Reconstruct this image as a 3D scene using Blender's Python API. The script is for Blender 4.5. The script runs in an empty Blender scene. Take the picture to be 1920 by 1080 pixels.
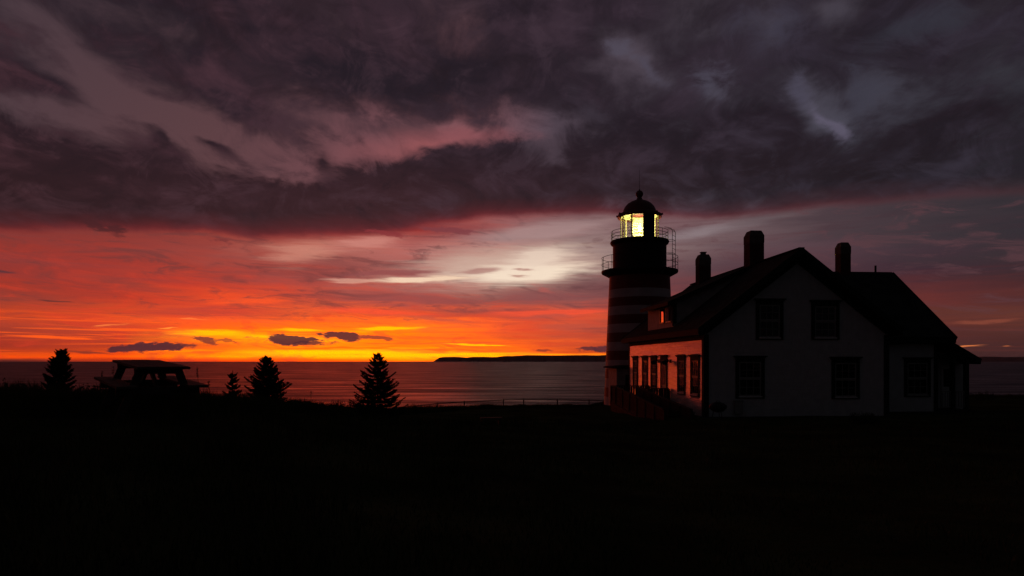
import bpy, math, random
from math import sin, cos, tan, atan, atan2, radians, degrees, pi, sqrt
from mathutils import Matrix, Vector
import numpy as np

random.seed(7)
S = bpy.context.scene
C = S.collection
F = 1280.0            # focal length in pixels of the 1920 px wide photograph
HY = 676.0            # horizon row

# ------------------------------------------------------------------ camera
cam_d = bpy.data.cameras.new('camera')
cam_d.sensor_width = 36.0
cam_d.lens = 24.0
cam_d.shift_y = (HY - 540.0) / 1920.0
cam_d.clip_start = 0.05
cam_d.clip_end = 200000.0
cam = bpy.data.objects.new('camera', cam_d)
C.objects.link(cam)
cam.location = (0, 0, 0)
cam.rotation_euler = (pi / 2, 0, 0)
S.camera = cam

S.view_settings.view_transform = 'Standard'
S.view_settings.look = 'None'
S.view_settings.exposure = 0.0
S.view_settings.gamma = 1.0
S.view_settings.use_curve_mapping = False
S.cycles.use_denoising = True
S.cycles.max_bounces = 8
S.cycles.transparent_max_bounces = 12
S.cycles.sample_clamp_indirect = 4.0

# ------------------------------------------------------------------ sun (still at the sea horizon, a deep red glow)
sun_d = bpy.data.lights.new('sun', 'SUN')
sun_d.energy = 0.19
sun_d.angle = radians(24)
sun_d.color = (1.0, 0.05, 0.012)
sun = bpy.data.objects.new('sun', sun_d)
C.objects.link(sun)
SUN_AZ, SUN_EL = radians(-15), radians(0.4)
sd = Vector((sin(SUN_AZ) * cos(SUN_EL), cos(SUN_AZ) * cos(SUN_EL), sin(SUN_EL)))
sun.rotation_euler = sd.to_track_quat('Z', 'Y').to_euler()
sun.location = sd * 50

# ------------------------------------------------------------------ world: dawn sky under broken cloud
def lin1(c):
    c = c / 255.0
    if c > 1.0: return c ** 2.2
    return c / 12.92 if c <= 0.04045 else ((c + 0.055) / 1.055) ** 2.4
def lin(c): return (lin1(c[0]), lin1(c[1]), lin1(c[2]), 1.0)

world = bpy.data.worlds.new('World')
S.world = world
world.use_nodes = True
NT = world.node_tree
NT.nodes.clear()
def nd(t, **k):
    n = NT.nodes.new(t)
    for a, b in k.items(): setattr(n, a, b)
    return n
def plug(sock, v):
    if hasattr(v, 'is_output') or isinstance(v, bpy.types.NodeSocket): NT.links.new(v, sock)
    else: sock.default_value = v
def m(op, a, b=0.0, c=None, clamp=False):
    n = nd('ShaderNodeMath', operation=op, use_clamp=clamp)
    plug(n.inputs[0], a); plug(n.inputs[1], b)
    if c is not None: plug(n.inputs[2], c)
    return n.outputs[0]
def smooth(x, a, b, lo=0.0, hi=1.0):
    n = nd('ShaderNodeMapRange', interpolation_type='SMOOTHSTEP')
    plug(n.inputs['Value'], x); plug(n.inputs['From Min'], a); plug(n.inputs['From Max'], b)
    plug(n.inputs['To Min'], lo); plug(n.inputs['To Max'], hi)
    return n.outputs['Result']
def linear(x, a, b):
    n = nd('ShaderNodeMapRange', interpolation_type='LINEAR', clamp=True)
    plug(n.inputs['Value'], x); plug(n.inputs['From Min'], a); plug(n.inputs['From Max'], b)
    return n.outputs['Result']
def mix(f, a, b):
    n = nd('ShaderNodeMix', data_type='RGBA')
    plug(n.inputs[0], f); plug(n.inputs[6], a); plug(n.inputs[7], b)
    return n.outputs[2]
def comb(x, y, z=0.0):
    n = nd('ShaderNodeCombineXYZ')
    plug(n.inputs[0], x); plug(n.inputs[1], y); plug(n.inputs[2], z)
    return n.outputs[0]
def noise(vec, scale, detail=4.0, rough=0.55, dist=0.0, col=False):
    n = nd('ShaderNodeTexNoise', noise_dimensions='3D')
    plug(n.inputs['Vector'], vec); n.inputs['Scale'].default_value = scale
    n.inputs['Detail'].default_value = detail; n.inputs['Roughness'].default_value = rough
    n.inputs['Distortion'].default_value = dist
    return n.outputs['Color'] if col else n.outputs['Fac']
def ramp(fac, stops, interp='LINEAR'):
    n = nd('ShaderNodeValToRGB'); r = n.color_ramp; r.interpolation = interp
    stops = sorted(stops, key=lambda s: s[0])
    r.elements[0].position = stops[0][0]; r.elements[0].color = stops[0][1]
    r.elements[1].position = stops[-1][0]; r.elements[1].color = stops[-1][1]
    for p, c in stops[1:-1]:
        e = r.elements.new(p); e.color = c
    plug(n.inputs[0], fac)
    return n.outputs[0]
def AE(px, py):                              # photograph point -> azimuth / elevation in degrees
    a = atan((px - 960.0) / F)
    return degrees(a), degrees(atan((HY - py) / F * cos(a)))

tc = nd('ShaderNodeTexCoord')
D = tc.outputs['Generated']
sp = nd('ShaderNodeSeparateXYZ'); NT.links.new(D, sp.inputs[0])
dx, dy, dz = sp.outputs
az = m('MULTIPLY', m('ARCTAN2', dx, dy), 180 / pi)
el = m('MULTIPLY', m('ARCSINE', dz), 180 / pi)

# cloud-sheet coordinates: clouds drift towards the point on the horizon ahead
zz = m('ADD', m('MAXIMUM', dz, 0.0), 0.13)
cpx = m('DIVIDE', dx, zz); cpy = m('DIVIDE', dy, zz)
sheet = comb(cpx, m('MULTIPLY', cpy, 0.42))
sheet_fine = comb(m('MULTIPLY', cpx, 0.9), m('MULTIPLY', cpy, 0.7))
# low streaks: direction with height stretched out
low = comb(dx, dy, m('MULTIPLY', dz, 9.0))
low2 = comb(dx, dy, m('MULTIPLY', dz, 20.0))

nA = noise(sheet, 1.1, 3.0, 0.5)                      # broad cloud masses
nB = noise(sheet_fine, 2.6, 5.0, 0.6, 0.3)            # billows
nD = noise(comb(cpx, m('MULTIPLY', cpy, 0.55), 3.7), 6.5, 6.0, 0.62, 0.5)            # ragged detail
nW = noise(comb(dx, dy, m('MULTIPLY', dz, 1.8)), 8.0, 4.0, 0.55, col=True)
sw = nd('ShaderNodeSeparateColor'); NT.links.new(nW, sw.inputs[0])
nL = noise(low, 5.0, 5.0, 0.6, 0.4)
nL2 = noise(low2, 6.0, 6.0, 0.62, 0.6)
sl = nd('ShaderNodeSeparateColor'); NT.links.new(noise(low, 16.0, 3.0, 0.6, col=True), sl.inputs[0])

def cen(x, k): return m('MULTIPLY', m('SUBTRACT', x, 0.5), k)
# warped coordinates for the upper clouds and for the low streaks
uA = m('ADD', az, cen(sw.outputs[0], 6.0)); vA = m('ADD', el, cen(sw.outputs[1], 3.4))
PA = comb(uA, vA)
uL = m('ADD', az, cen(sl.outputs[0], 4.0)); vL = m('ADD', el, cen(sl.outputs[1], 0.55))
PL = comb(uL, vL)

def blob(P, px, py, rx, ry, ang=0.0, kind='QUADRATIC_SPHERE'):
    a, e = AE(px, py)
    ca = cos(radians(a)); ce = cos(radians(e))
    ru = degrees(rx / F) * ca * ca; rv = degrees(ry / F) * ca * ce * ce
    mp = nd('ShaderNodeMapping', vector_type='TEXTURE')
    plug(mp.inputs['Vector'], P)
    mp.inputs['Location'].default_value = (a, e, 0)
    mp.inputs['Rotation'].default_value = (0, 0, -atan(tan(radians(ang)) / ca))
    mp.inputs['Scale'].default_value = (ru, rv, 1)
    g = nd('ShaderNodeTexGradient', gradient_type=kind)
    NT.links.new(mp.outputs[0], g.inputs[0])
    return g.outputs['Fac']

def curve(x, pts):                            # elevation of an edge as a function of azimuth
    st = []
    for px, py in pts:
        a, e = AE(px, py)
        v = e / 30.0
        st.append(((a + 60) / 120.0, (v, v, v, 1)))
    return m('MULTIPLY', ramp(linear(x, -60.0, 60.0), st, 'B_SPLINE' if False else 'LINEAR'), 30.0)

# ---- lower sky: colour columns at several azimuths, read off only within view
ROWS = [432, 465, 500, 530, 560, 590, 615, 635, 650, 660, 668, 675]
COLS = [
 (-900, [(120,44,40),(125,46,40),(130,46,38),(138,46,36),(140,46,34),(155,46,30),(155,46,30),(155,46,28),(158,46,26),(170,48,22),(190,52,16),(80,38,30)]),  # unseen sky far left, made redder and brighter to light the side wall
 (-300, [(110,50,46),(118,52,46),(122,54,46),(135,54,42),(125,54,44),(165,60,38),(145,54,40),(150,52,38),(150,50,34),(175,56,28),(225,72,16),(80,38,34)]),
 (0,    [(132,54,50),(150,54,47),(148,55,50),(165,54,42),(146,60,50),(205,68,36),(168,60,42),(178,56,38),(172,54,36),(205,62,26),(300,95,8),(100,40,34)]),
 (200,  [(130,56,52),(156,57,50),(162,56,48),(158,56,48),(186,58,42),(212,72,40),(196,68,44),(188,62,40),(198,64,36),(230,78,26),(300,92,5),(220,62,20)]),
 (400,  [(150,60,52),(152,66,60),(168,62,52),(190,60,46),(232,74,40),(218,70,48),(290,105,20),(330,170,10),(280,112,20),(310,130,10),(350,170,0),(300,85,0)]),
 (600,  [(150,50,48),(180,100,88),(152,74,70),(172,74,66),(186,76,62),(235,90,44),(320,125,8),(350,165,8),(340,150,8),(430,212,0),(430,228,0),(330,110,0)]),
 (780,  [(150,52,50),(184,108,102),(160,92,88),(182,104,94),(170,80,74),(222,80,46),(330,140,8),(320,130,10),(330,140,8),(430,205,0),(430,230,0),(350,150,0)]),
 (950,  [(150,92,92),(180,132,124),(196,152,138),(182,134,122),(148,84,78),(200,76,56),(245,86,46),(245,92,36),(300,120,12),(300,130,16),(430,225,0),(340,120,0)]),
 (1090, [(124,92,94),(158,132,128),(160,128,122),(126,84,84),(138,82,80),(225,86,56),(196,80,60),(205,78,50),(235,88,40),(240,88,30),(430,215,0),(320,100,0)]),
 (1240, [(118,88,92),(132,108,108),(108,78,82),(112,66,70),(124,64,66),(150,66,54),(150,62,50),(150,58,44),(150,56,40),(160,58,34),(180,70,20),(150,56,30)]),
 (1400, [(104,84,88),(98,74,80),(84,58,66),(86,54,60),(96,52,56),(105,52,50),(108,52,48),(108,50,44),(105,48,42),(105,48,40),(110,50,38),(100,46,38)]),
 (1560, [(76,60,66),(82,60,68),(78,52,60),(78,46,52),(86,46,48),(92,46,46),(94,46,44),(94,46,42),(90,44,42),(88,44,42),(86,44,42),(80,42,42)]),
 (1720, [(66,54,60),(66,50,58),(64,42,52),(86,44,48),(96,46,46),(96,50,44),(90,44,42),(84,44,42),(78,44,42),(76,44,42),(74,42,42),(72,40,42)]),
 (1920, [(52,46,52),(58,46,52),(58,42,48),(80,42,44),(90,46,44),(100,54,46),(84,46,42),(76,42,40),(72,42,42),(70,42,42),(68,42,42),(66,40,42)]),
 (2800, [(36,32,38),(38,32,38),(40,32,38),(44,32,36),(48,32,36),(48,32,36),(46,32,36),(44,32,36),(42,32,36),(42,32,36),(42,32,36),(40,30,36)]),
]
# let streak noise pull the columns up and down, less towards the horizon
amp = linear(el, 0.0, 6.0)
vS = m('ADD', el, m('MULTIPLY', m('ADD', cen(nL, 2.6), cen(nL2, 1.5)), m('ADD', m('MULTIPLY', amp, 0.85), 0.10)))
facL = linear(vS, 0.0, 12.0)
facL0 = facL
uS = m('ADD', az, cen(nL, 12.0))
lower = None
prev = None
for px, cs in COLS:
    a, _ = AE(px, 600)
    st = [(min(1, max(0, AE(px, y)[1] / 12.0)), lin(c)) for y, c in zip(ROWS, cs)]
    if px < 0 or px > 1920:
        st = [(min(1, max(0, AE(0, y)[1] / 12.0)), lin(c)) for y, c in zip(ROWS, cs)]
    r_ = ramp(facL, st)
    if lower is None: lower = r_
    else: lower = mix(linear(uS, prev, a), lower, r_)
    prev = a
# streaky variation of the thin cloud below the deck
darkL = smooth(nL2, 0.50, 0.68)
lowA = m('MULTIPLY', darkL, m('ADD', m('MULTIPLY', linear(el, 0.4, 4.0), 0.22), 0.06))
lower = mix(lowA, lower, mix(linear(az, -38.0, 30.0), lin((135, 62, 62)), lin((62, 44, 52))))
briL = smooth(nL2, 0.50, 0.36)
hot = m('MULTIPLY', smooth(az, 14.0, -4.0), smooth(az, -36.0, -12.0))
lower = mix(m('MULTIPLY', m('MULTIPLY', briL, hot), m('ADD', smooth(el, 6.5, 2.5, 0.0, 0.30), 0.04)), lower, lin((275, 105, 45)))

# mottled thin cloud: brownish smudges and redder flushes
nM = noise(comb(dx, m('ADD', dy, 2.0), m('MULTIPLY', m('ADD', dz, m('MULTIPLY', dx, 0.06)), 5.0)), 11.0, 7.0, 0.66, 1.2)
lower = mix(m('MULTIPLY', smooth(nM, 0.50, 0.66), m('MULTIPLY', linear(el, 1.2, 4.5), 0.62)), lower, mix(linear(az, -38.0, 20.0), lin((112, 56, 54)), lin((92, 60, 66))))
lower = mix(m('MULTIPLY', m('MULTIPLY', smooth(nM, 0.50, 0.36), smooth(az, 16.0, -6.0)), smooth(el, 9.5, 2.0, 0.0, 0.5)), lower, lin((226, 64, 40)))
# fine red and yellow ribs close to the horizon
nR = noise(comb(dx, dy, m('MULTIPLY', dz, 34.0)), 5.5, 5.0, 0.6, 0.5)
lower = mix(m('MULTIPLY', m('MULTIPLY', smooth(nR, 0.50, 0.62), smooth(el, 4.2, 1.5)), m('MULTIPLY', smooth(az, 18.0, 4.0, 0.05, 0.75), smooth(el, 0.25, 0.9))), lower, mix(linear(az, -14.0, 4.0), lin((290, 104, 24)), lin((215, 78, 46))))
# explicit patches of the lower sky: (px, py, rx, ry, angle, colour, strength, sharp)
def patch(base, P, px, py, rx, ry, ang, colr, k, lo=0.0, hi=0.5, rough=0.25, nz=None):
    g = blob(P, px, py, rx, ry, ang)
    g = m('ADD', g, m('MULTIPLY', m('SUBTRACT', nz if nz is not None else nL2, 0.5), m('MULTIPLY', smooth(g, 0.0, 0.15), rough)))
    return mix(m('MULTIPLY', smooth(g, lo, hi), k), base, lin(colr))
for a_ in [
 # pale opening in the cloud
 (940, 500, 330, 66, -4, (206,172,156), 0.85, 0.0, 0.6, 0.7),
 (985, 512, 210, 34, -3, (248,226,202), 0.95, 0.0, 0.5, 0.6),
 (1010, 486, 130, 44, -14, (236,212,192), 0.8, 0.0, 0.7, 0.6),
 (790, 524, 170, 10, -3, (246,212,182), 0.95, 0.05, 0.5, 0.3),
 (660, 527, 90, 7, 0, (222,160,140), 0.7, 0.05, 0.5, 0.3),
 (565, 474, 130, 42, -8, (206,134,116), 0.75, 0.0, 0.65, 1.3),
 (690, 455, 150, 24, -6, (205,132,120), 0.85, 0.0, 0.7, 0.7),
 (1020, 434, 260, 34, -6, (172,142,140), 0.7, 0.0, 0.6, 0.4),
 (1310, 436, 190, 22, -7, (142,126,130), 0.75, 0.0, 0.8, 0.4),
 (1420, 414, 160, 16, -8, (104,88,92), 0.6, 0.0, 0.8, 0.4),
 # mauve streaks over the opening
 (740, 511, 150, 9, -3, (146,78,78), 0.85, 0.0, 0.45, 0.5),
 (900, 508, 75, 9, -4, (168,112,106), 0.75, 0.0, 0.5, 0.4),
 (640, 495, 130, 16, 3, (150,78,74), 0.6, 0.0, 0.6, 0.5),
 (790, 560, 210, 26, 3, (152,76,74), 0.75, 0.0, 0.6, 0.5),
 (1010, 556, 190, 22, 2, (140,78,78), 0.7, 0.0, 0.6, 0.5),
 (985, 505, 38, 3, 3, (178,122,112), 0.8, 0.0, 0.5, 0.3),
 (965, 516, 30, 4, 3, (178,120,108), 0.7, 0.0, 0.5, 0.3),
 (1025, 545, 28, 8, 10, (178,88,82), 0.6, 0.0, 0.5, 0.5),
 # red glow streaks
 (470, 565, 150, 12, -3, (262,88,40), 0.7, 0.0, 0.6, 0.9),
 (330, 600, 260, 10, -2, (262,90,36), 0.6, 0.0, 0.6, 0.9),
 (700, 585, 220, 12, 2, (262,84,50), 0.7, 0.0, 0.6, 0.9),
 (1040, 586, 220, 11, -1, (262,86,52), 0.7, 0.0, 0.6, 0.8),
 (820, 598, 160, 9, 4, (198,82,62), 0.75, 0.0, 0.6, 0.8),
 (1020, 594, 110, 7, -2, (190,80,66), 0.7, 0.0, 0.6, 0.8),
 (1060, 612, 130, 8, 0, (196,82,62), 0.6, 0.0, 0.6, 0.8),
 (380, 578, 110, 9, -3, (196,66,52), 0.6, 0.0, 0.6, 0.9),
 (230, 530, 150, 18, 6, (140,60,54), 0.5, 0.0, 0.6, 0.9),
 (14, 508, 50, 8, 4, (86,50,56), 0.9, 0.0, 0.5, 0.3),
 (90, 565, 70, 3, 1, (96,48,46), 0.85, 0.0, 0.5, 0.2),
 # yellow banks
 (400, 624, 130, 9, 1, (380,205,5), 0.85, 0.0, 0.6, 0.9),
 (540, 634, 160, 8, 2, (380,215,5), 0.8, 0.0, 0.6, 0.9),
 (720, 616, 110, 7, -3, (380,205,5), 0.9, 0.0, 0.6, 0.9),
 (560, 619, 90, 5, 0, (380,205,5), 0.8, 0.0, 0.6, 0.9),
 (650, 661, 330, 9, 0, (430,230,0), 0.85, 0.0, 0.7, 0.5),
 (860, 664, 260, 8, 0, (430,228,0), 0.8, 0.0, 0.7, 0.5),
 (890, 647, 110, 3, 1, (390,215,5), 0.85, 0.0, 0.5, 0.6),
 (350, 658, 150, 4, -1, (360,160,5), 0.7, 0.0, 0.6, 0.5),
 (650, 652, 260, 3, -1, (300,110,10), 0.75, 0.0, 0.6, 0.5),
 (860, 656, 120, 4, 2, (290,95,20), 0.7, 0.0, 0.6, 0.6),
 (215, 609, 50, 3, -5, (262,130,62), 0.7, 0.0, 0.5, 0.3),
 (305, 615, 34, 2.5, -5, (290,160,62), 0.8, 0.0, 0.5, 0.3),
 (370, 597, 42, 3, 0, (270,130,62), 0.7, 0.0, 0.5, 0.3),
 (60, 665, 200, 4, 2, (262,92,16), 0.6, 0.0, 0.6, 0.4),
 (170, 661, 90, 5, 4, (132,52,42), 0.8, 0.0, 0.5, 0.3),
 # glints at the far right
 (1812, 649, 46, 3.5, -5, (232,128,72), 0.95, 0.0, 0.5, 0.3),
 (1890, 648, 22, 2, -2, (190,104,62), 0.8, 0.0, 0.5, 0.3),
 (1850, 603, 130, 6, -1, (140,72,56), 0.7, 0.0, 0.6, 0.6),
 (1740, 560, 150, 26, 8, (106,48,46), 0.6, 0.0, 0.7, 0.6),
]:
    lower = patch(lower, PL, *a_)
# small dark clouds standing on the horizon glow, with lumpy tops
nC = noise(comb(dx, dy, m('MULTIPLY', dz, 3.0)), 42.0, 4.0, 0.6)
sc_ = nd('ShaderNodeSeparateColor'); NT.links.new(noise(comb(dx, dy, m('MULTIPLY', dz, 2.5)), 26.0, 5.0, 0.65, col=True), sc_.inputs[0])
uC = m('ADD', az, cen(sc_.outputs[0], 4.5)); vC = m('ADD', el, cen(sc_.outputs[1], 0.95)); PC = comb(uC, vC)
for a_ in [
 (280, 650, 130, 14, -3, (84,42,50), 0.97, 0.09, 0.32, 1.9),
 (225, 656, 62, 7, 0, (96,46,50), 0.9, 0.05, 0.4, 0.8),
 (345, 649, 52, 9, 4, (98,46,50), 0.85, 0.05, 0.4, 0.8),
 (390, 636, 52, 8, 14, (112,50,48), 0.85, 0.05, 0.4, 0.7),
 (430, 638, 46, 4, 5, (140,58,42), 0.7, 0.05, 0.4, 0.6),
 (548, 637, 110, 14, 1, (86,44,50), 0.97, 0.09, 0.3, 0.9),
 (640, 630, 76, 14, 5, (96,46,50), 0.97, 0.09, 0.3, 0.9),
 (575, 644, 60, 7, 0, (82,42,50), 0.9, 0.05, 0.4, 0.7),
 (715, 634, 60, 8, 4, (150,62,46), 0.85, 0.05, 0.4, 0.9),
 (1100, 656, 44, 8, -2, (100,48,52), 0.95, 0.09, 0.35, 0.9),
 (1130, 654, 34, 10, -2, (92,46,54), 0.95, 0.09, 0.35, 0.9),
 (1020, 657, 40, 3, 0, (140,54,46), 0.8, 0.05, 0.4, 0.7),
]:
    lower = patch(lower, PC, *a_, nz=nC)

# ---- upper sky
cBot = curve(az, [(-900,420),(-200,430),(0,433),(250,434),(380,432),(480,444),(600,446),(700,438),(800,424),(900,412),(1000,405),(1130,404),(1240,408),(1330,410),(1450,400),(1550,386),(1700,374),(1920,366),(2800,350)])
cTop = curve(az, [(-900,250),(0,235),(110,275),(240,310),(330,335),(450,345),(560,352),(640,335),(720,318),(790,296),(850,282),(950,276),(1050,262),(1150,240),(1300,200),(1920,160)])
vB = m('ADD', el, m('ADD', cen(nB, 0.9), cen(sw.outputs[2], 0.9)))
dB = m('SUBTRACT', vB, cBot)                              # >0 above the lower edge of the deck
inDeck = smooth(dB, -0.30, 0.42)
nF = noise(comb(dx, m('ADD', dy, 5.0), m('MULTIPLY', dz, 1.6)), 13.0, 6.0, 0.66, 0.9)
vT = m('ADD', m('ADD', el, cen(nF, 3.0)), m('ADD', m('ADD', cen(nB, 3.0), cen(nD, 4.2)), cen(sw.outputs[1], 2.4)))
belowTop = m('MULTIPLY', smooth(m('SUBTRACT', cTop, vT), -1.1, 1.0), smooth(az, 9.0, 0.0))

base_up = ramp(linear(az, -60.0, 60.0), [
    (0.00, lin((54,40,44))), (0.19, lin((80,60,66))), (0.30, lin((94,64,68))), (0.40, lin((116,74,80))),
    (0.47, lin((136,86,92))), (0.53, lin((96,80,92))), (0.62, lin((78,72,84))), (0.72, lin((70,68,80))), (0.80, lin((52,52,60))), (1.0, lin((30,32,38)))])
base_up = mix(m('MULTIPLY', smooth(m('ADD', m('MULTIPLY', nD, 0.6), m('MULTIPLY', nB, 0.4)), 0.46, 0.62), 0.55), base_up, mix(linear(az, -38.0, 20.0), lin((66, 44, 50)), lin((48, 42, 50))))
# lighter layer darkens overhead
base_up = mix(smooth(el, 14.0, 34.0), base_up, lin((64,54,62)))
redder = ramp(linear(az, -60.0, 60.0), [(0.1, lin((42,26,30))), (0.25, lin((48,29,34))), (0.42, lin((58,34,39))), (0.52, lin((50,31,36))), (0.62, lin((38,27,32))), (0.75, lin((32,26,31))), (1.0, lin((26,24,28)))])
dark = mix(smooth(el, 11.0, 20.0), redder, lin((36,28,36)))

dens = m('ADD', 0.66, m('ADD', m('ADD', cen(nA, 0.9), cen(nB, 1.3)), cen(nD, 1.25)))
dens = m('ADD', dens, m('MULTIPLY', belowTop, 0.85))
for (px, py, rx, ry, ang, k) in [
    (200, 150, 420, 80, 22, -0.75), (370, 245, 560, 120, 7, -1.45), (90, 215, 300, 60, 12, -0.6), (430, 170, 150, 42, 34, 1.3),
    (60, 150, 230, 62, 14, 0.9), (30, 20, 200, 60, 20, -0.5), (800, 262, 300, 52, -2, -1.5),
    (620, 222, 240, 46, 6, -1.0), (290, 262, 80, 46, 60, 1.3), (395, 276, 120, 34, 12, 1.5), (270, 318, 90, 40, 40, 0.7), (330, 310, 60, 26, 30, 0.5),
    (605, 290, 60, 40, 50, 0.75), (690, 262, 40, 24, 40, 0.5), (560, 90, 520, 90, 14, 0.7), (850, 140, 420, 90, 0, 0.8),
    (1205, 115, 150, 56, 32, -0.8), (1340, 155, 90, 62, 30, -0.6), (1525, 180, 80, 130, -28, -0.6),
    (1575, 225, 110, 60, 46, -0.6), (1440, 40, 90, 100, 0, -0.7), (1650, 160, 130, 90, 0, -0.45),
    (1020, 285, 80, 60, 30, -0.5), (990, 230, 190, 100, 20, -0.4), (1560, 10, 90, 60, 0, -0.8), (1880, 110, 120, 120, 0, -0.5),
    (1420, 250, 190, 120, 0, 0.7), (1180, 260, 200, 110, 0, 0.6), (1780, 240, 260, 80, -8, 0.8), (1300, 320, 420, 90, -4, 0.8), (1650, 320, 330, 70, -4, 0.6), (1000, 40, 260, 80, 0, 0.6),
    (420, 20, 220, 34, 12, -0.5), (500, 320, 90, 26, 30, -0.5), (255, 350, 60, 22, 50, -0.5),
]:
    dens = m('ADD', dens, m('MULTIPLY', blob(PA, px, py, rx, ry, ang), k))
cover = smooth(dens, -0.05, 0.90)
upper = mix(cover, base_up, dark)
# pink lit patch behind the deck
upper = mix(m('MULTIPLY', m('MULTIPLY', blob(PA, 800, 282, 260, 48, -4), m('SUBTRACT', 1.0, cover)), 0.8, clamp=True), upper, lin((156,86,88)))
# soft tonal relief inside the thick cloud
relief = m('MULTIPLY', smooth(m('ADD', m('MULTIPLY', nB, 0.55), m('MULTIPLY', nD, 0.45)), 0.44, 0.66), m('MULTIPLY', cover, smooth(el, 11.0, 17.0, 0.30, 0.50)))
upper = mix(relief, upper, mix(linear(az, -35.0, 25.0), lin((92,56,64)), lin((62,56,70))))
# torn thin places in the cloud to the right, edged with cold light
upper = mix(m('MULTIPLY', smooth(nF, 0.50, 0.68), m('MULTIPLY', cover, smooth(el, 9.0, 12.0, 0.10, 0.34))), upper, mix(linear(az, -38.0, 22.0), lin((90, 58, 66)), lin((60, 54, 66))))
upper = mix(m('MULTIPLY', smooth(nF, 0.50, 0.34), m('MULTIPLY', cover, 0.45)), upper, mix(linear(az, -38.0, 22.0), lin((38, 25, 30)), lin((29, 24, 30))))
for a_ in [(1170, 96, 90, 34, 30, (80,74,88), 0.75, 0.06, 0.9, 2.2), (1225, 128, 90, 34, 44, (76,70,84), 0.75, 0.06, 0.9, 2.2), (1335, 150, 90, 60, 20, (74,70,84), 0.75, 0.06, 0.9, 2.2),
           (1512, 160, 54, 110, -20, (74,70,86), 0.75, 0.06, 0.9, 2.2), (1560, 220, 130, 34, 50, (92,86,104), 0.85, 0.05, 0.8, 2.0),
           (1640, 160, 110, 80, 10, (60,58,70), 0.7, 0.05, 0.9, 2.2), (1020, 280, 70, 70, 30, (80,66,76), 0.5, 0.05, 0.8, 1.8),
           (1450, 40, 160, 90, 0, (60,56,70), 0.7, 0.05, 0.9, 2.0), (880, 262, 190, 34, -2, (138,78,84), 0.45, 0.04, 0.8, 1.8),
           (1700, 60, 200, 60, -10, (52,52,62), 0.6, 0.05, 0.9, 2.0), (1100, 210, 120, 60, 30, (58,50,60), 0.6, 0.05, 0.9, 2.0)]:
    upper = patch(upper, PA, *a_, nz=nF)
# red fringe on the underside of the deck
fr_w = smooth(az, -70.0, -30.0)
fringe = m('MULTIPLY', smooth(m('ADD', dB, cen(nB, 1.2)), 1.9, -0.1), mix(0.0, 1.0, 1.0) if False else 0.85)
fr_col = ramp(linear(az, -60.0, 60.0), [(0.0, lin((60,34,36))), (0.2, lin((128,44,46))), (0.45, lin((124,44,50))), (0.55, lin((116,50,56))), (0.70, lin((94,48,53))), (0.78, lin((82,50,56))), (0.86, lin((56,40,46))), (1.0, lin((34,30,36)))])
upper = mix(m('MULTIPLY', fringe, m('ADD', 0.35, m('MULTIPLY', smooth(dB, 0.9, -0.2), 0.6))), upper, fr_col)

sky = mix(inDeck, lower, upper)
# ragged scud hanging just under the deck
for a_ in [(720, 436, 52, 9, 8, (136,52,56), 0.85, 0.0, 0.4, 1.2), (850, 432, 80, 9, 2, (124,60,66), 0.8, 0.0, 0.4, 1.2), (415, 452, 36, 7, 6, (112,50,52), 0.7, 0.0, 0.5, 0.8), (190, 425, 80, 14, 16, (70,34,38), 0.8, 0.0, 0.5, 0.9)]:
    sky = patch(sky, PC, *a_, nz=nC)

# the sky falls off to blue-grey night away from the dawn
away = m('ABSOLUTE', m('ADD', az, 14.0))
night = m('MAXIMUM', smooth(away, 72.0, 125.0), smooth(el, 27.0, 62.0))
sky = mix(m('MULTIPLY', night, 0.96), sky, mix(smooth(nB, 0.35, 0.65), lin((21,22,25)), lin((30,31,35))))
# clear air above the cloud: the Sky Texture, faint, sun at the horizon
nish = nd('ShaderNodeTexSky', sky_type='NISHITA')
nish.sun_disc = False
nish.sun_elevation = SUN_EL
nish.sun_rotation = SUN_AZ
nish.altitude = 25
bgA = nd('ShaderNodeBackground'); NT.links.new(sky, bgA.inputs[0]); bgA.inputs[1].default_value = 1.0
bgB = nd('ShaderNodeBackground'); NT.links.new(nish.outputs[0], bgB.inputs[0]); bgB.inputs[1].default_value = 0.0008
add = nd('ShaderNodeAddShader'); NT.links.new(bgA.outputs[0], add.inputs[0]); NT.links.new(bgB.outputs[0], add.inputs[1])
out = nd('ShaderNodeOutputWorld'); NT.links.new(add.outputs[0], out.inputs[0])
world.cycles.sampling_method = 'MANUAL'
world.cycles.sample_map_resolution = 1024

# ================================================================== helpers
def at(px, py, Y):                            # a point of the place at depth Y
    return Vector(((px - 960.0) / F * Y, Y, (HY - py) / F * Y))

def tag(o, label=None, cat=None, group=None, kind=None):
    if label: o['label'] = label
    if cat: o['category'] = cat
    if group: o['group'] = group
    if kind: o['kind'] = kind
    return o

def empty(name, loc=(0, 0, 0), rz=0.0):
    o = bpy.data.objects.new(name, None); C.objects.link(o)
    o.location = loc; o.rotation_euler = (0, 0, rz); o.empty_display_size = 0.3
    return o

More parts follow.
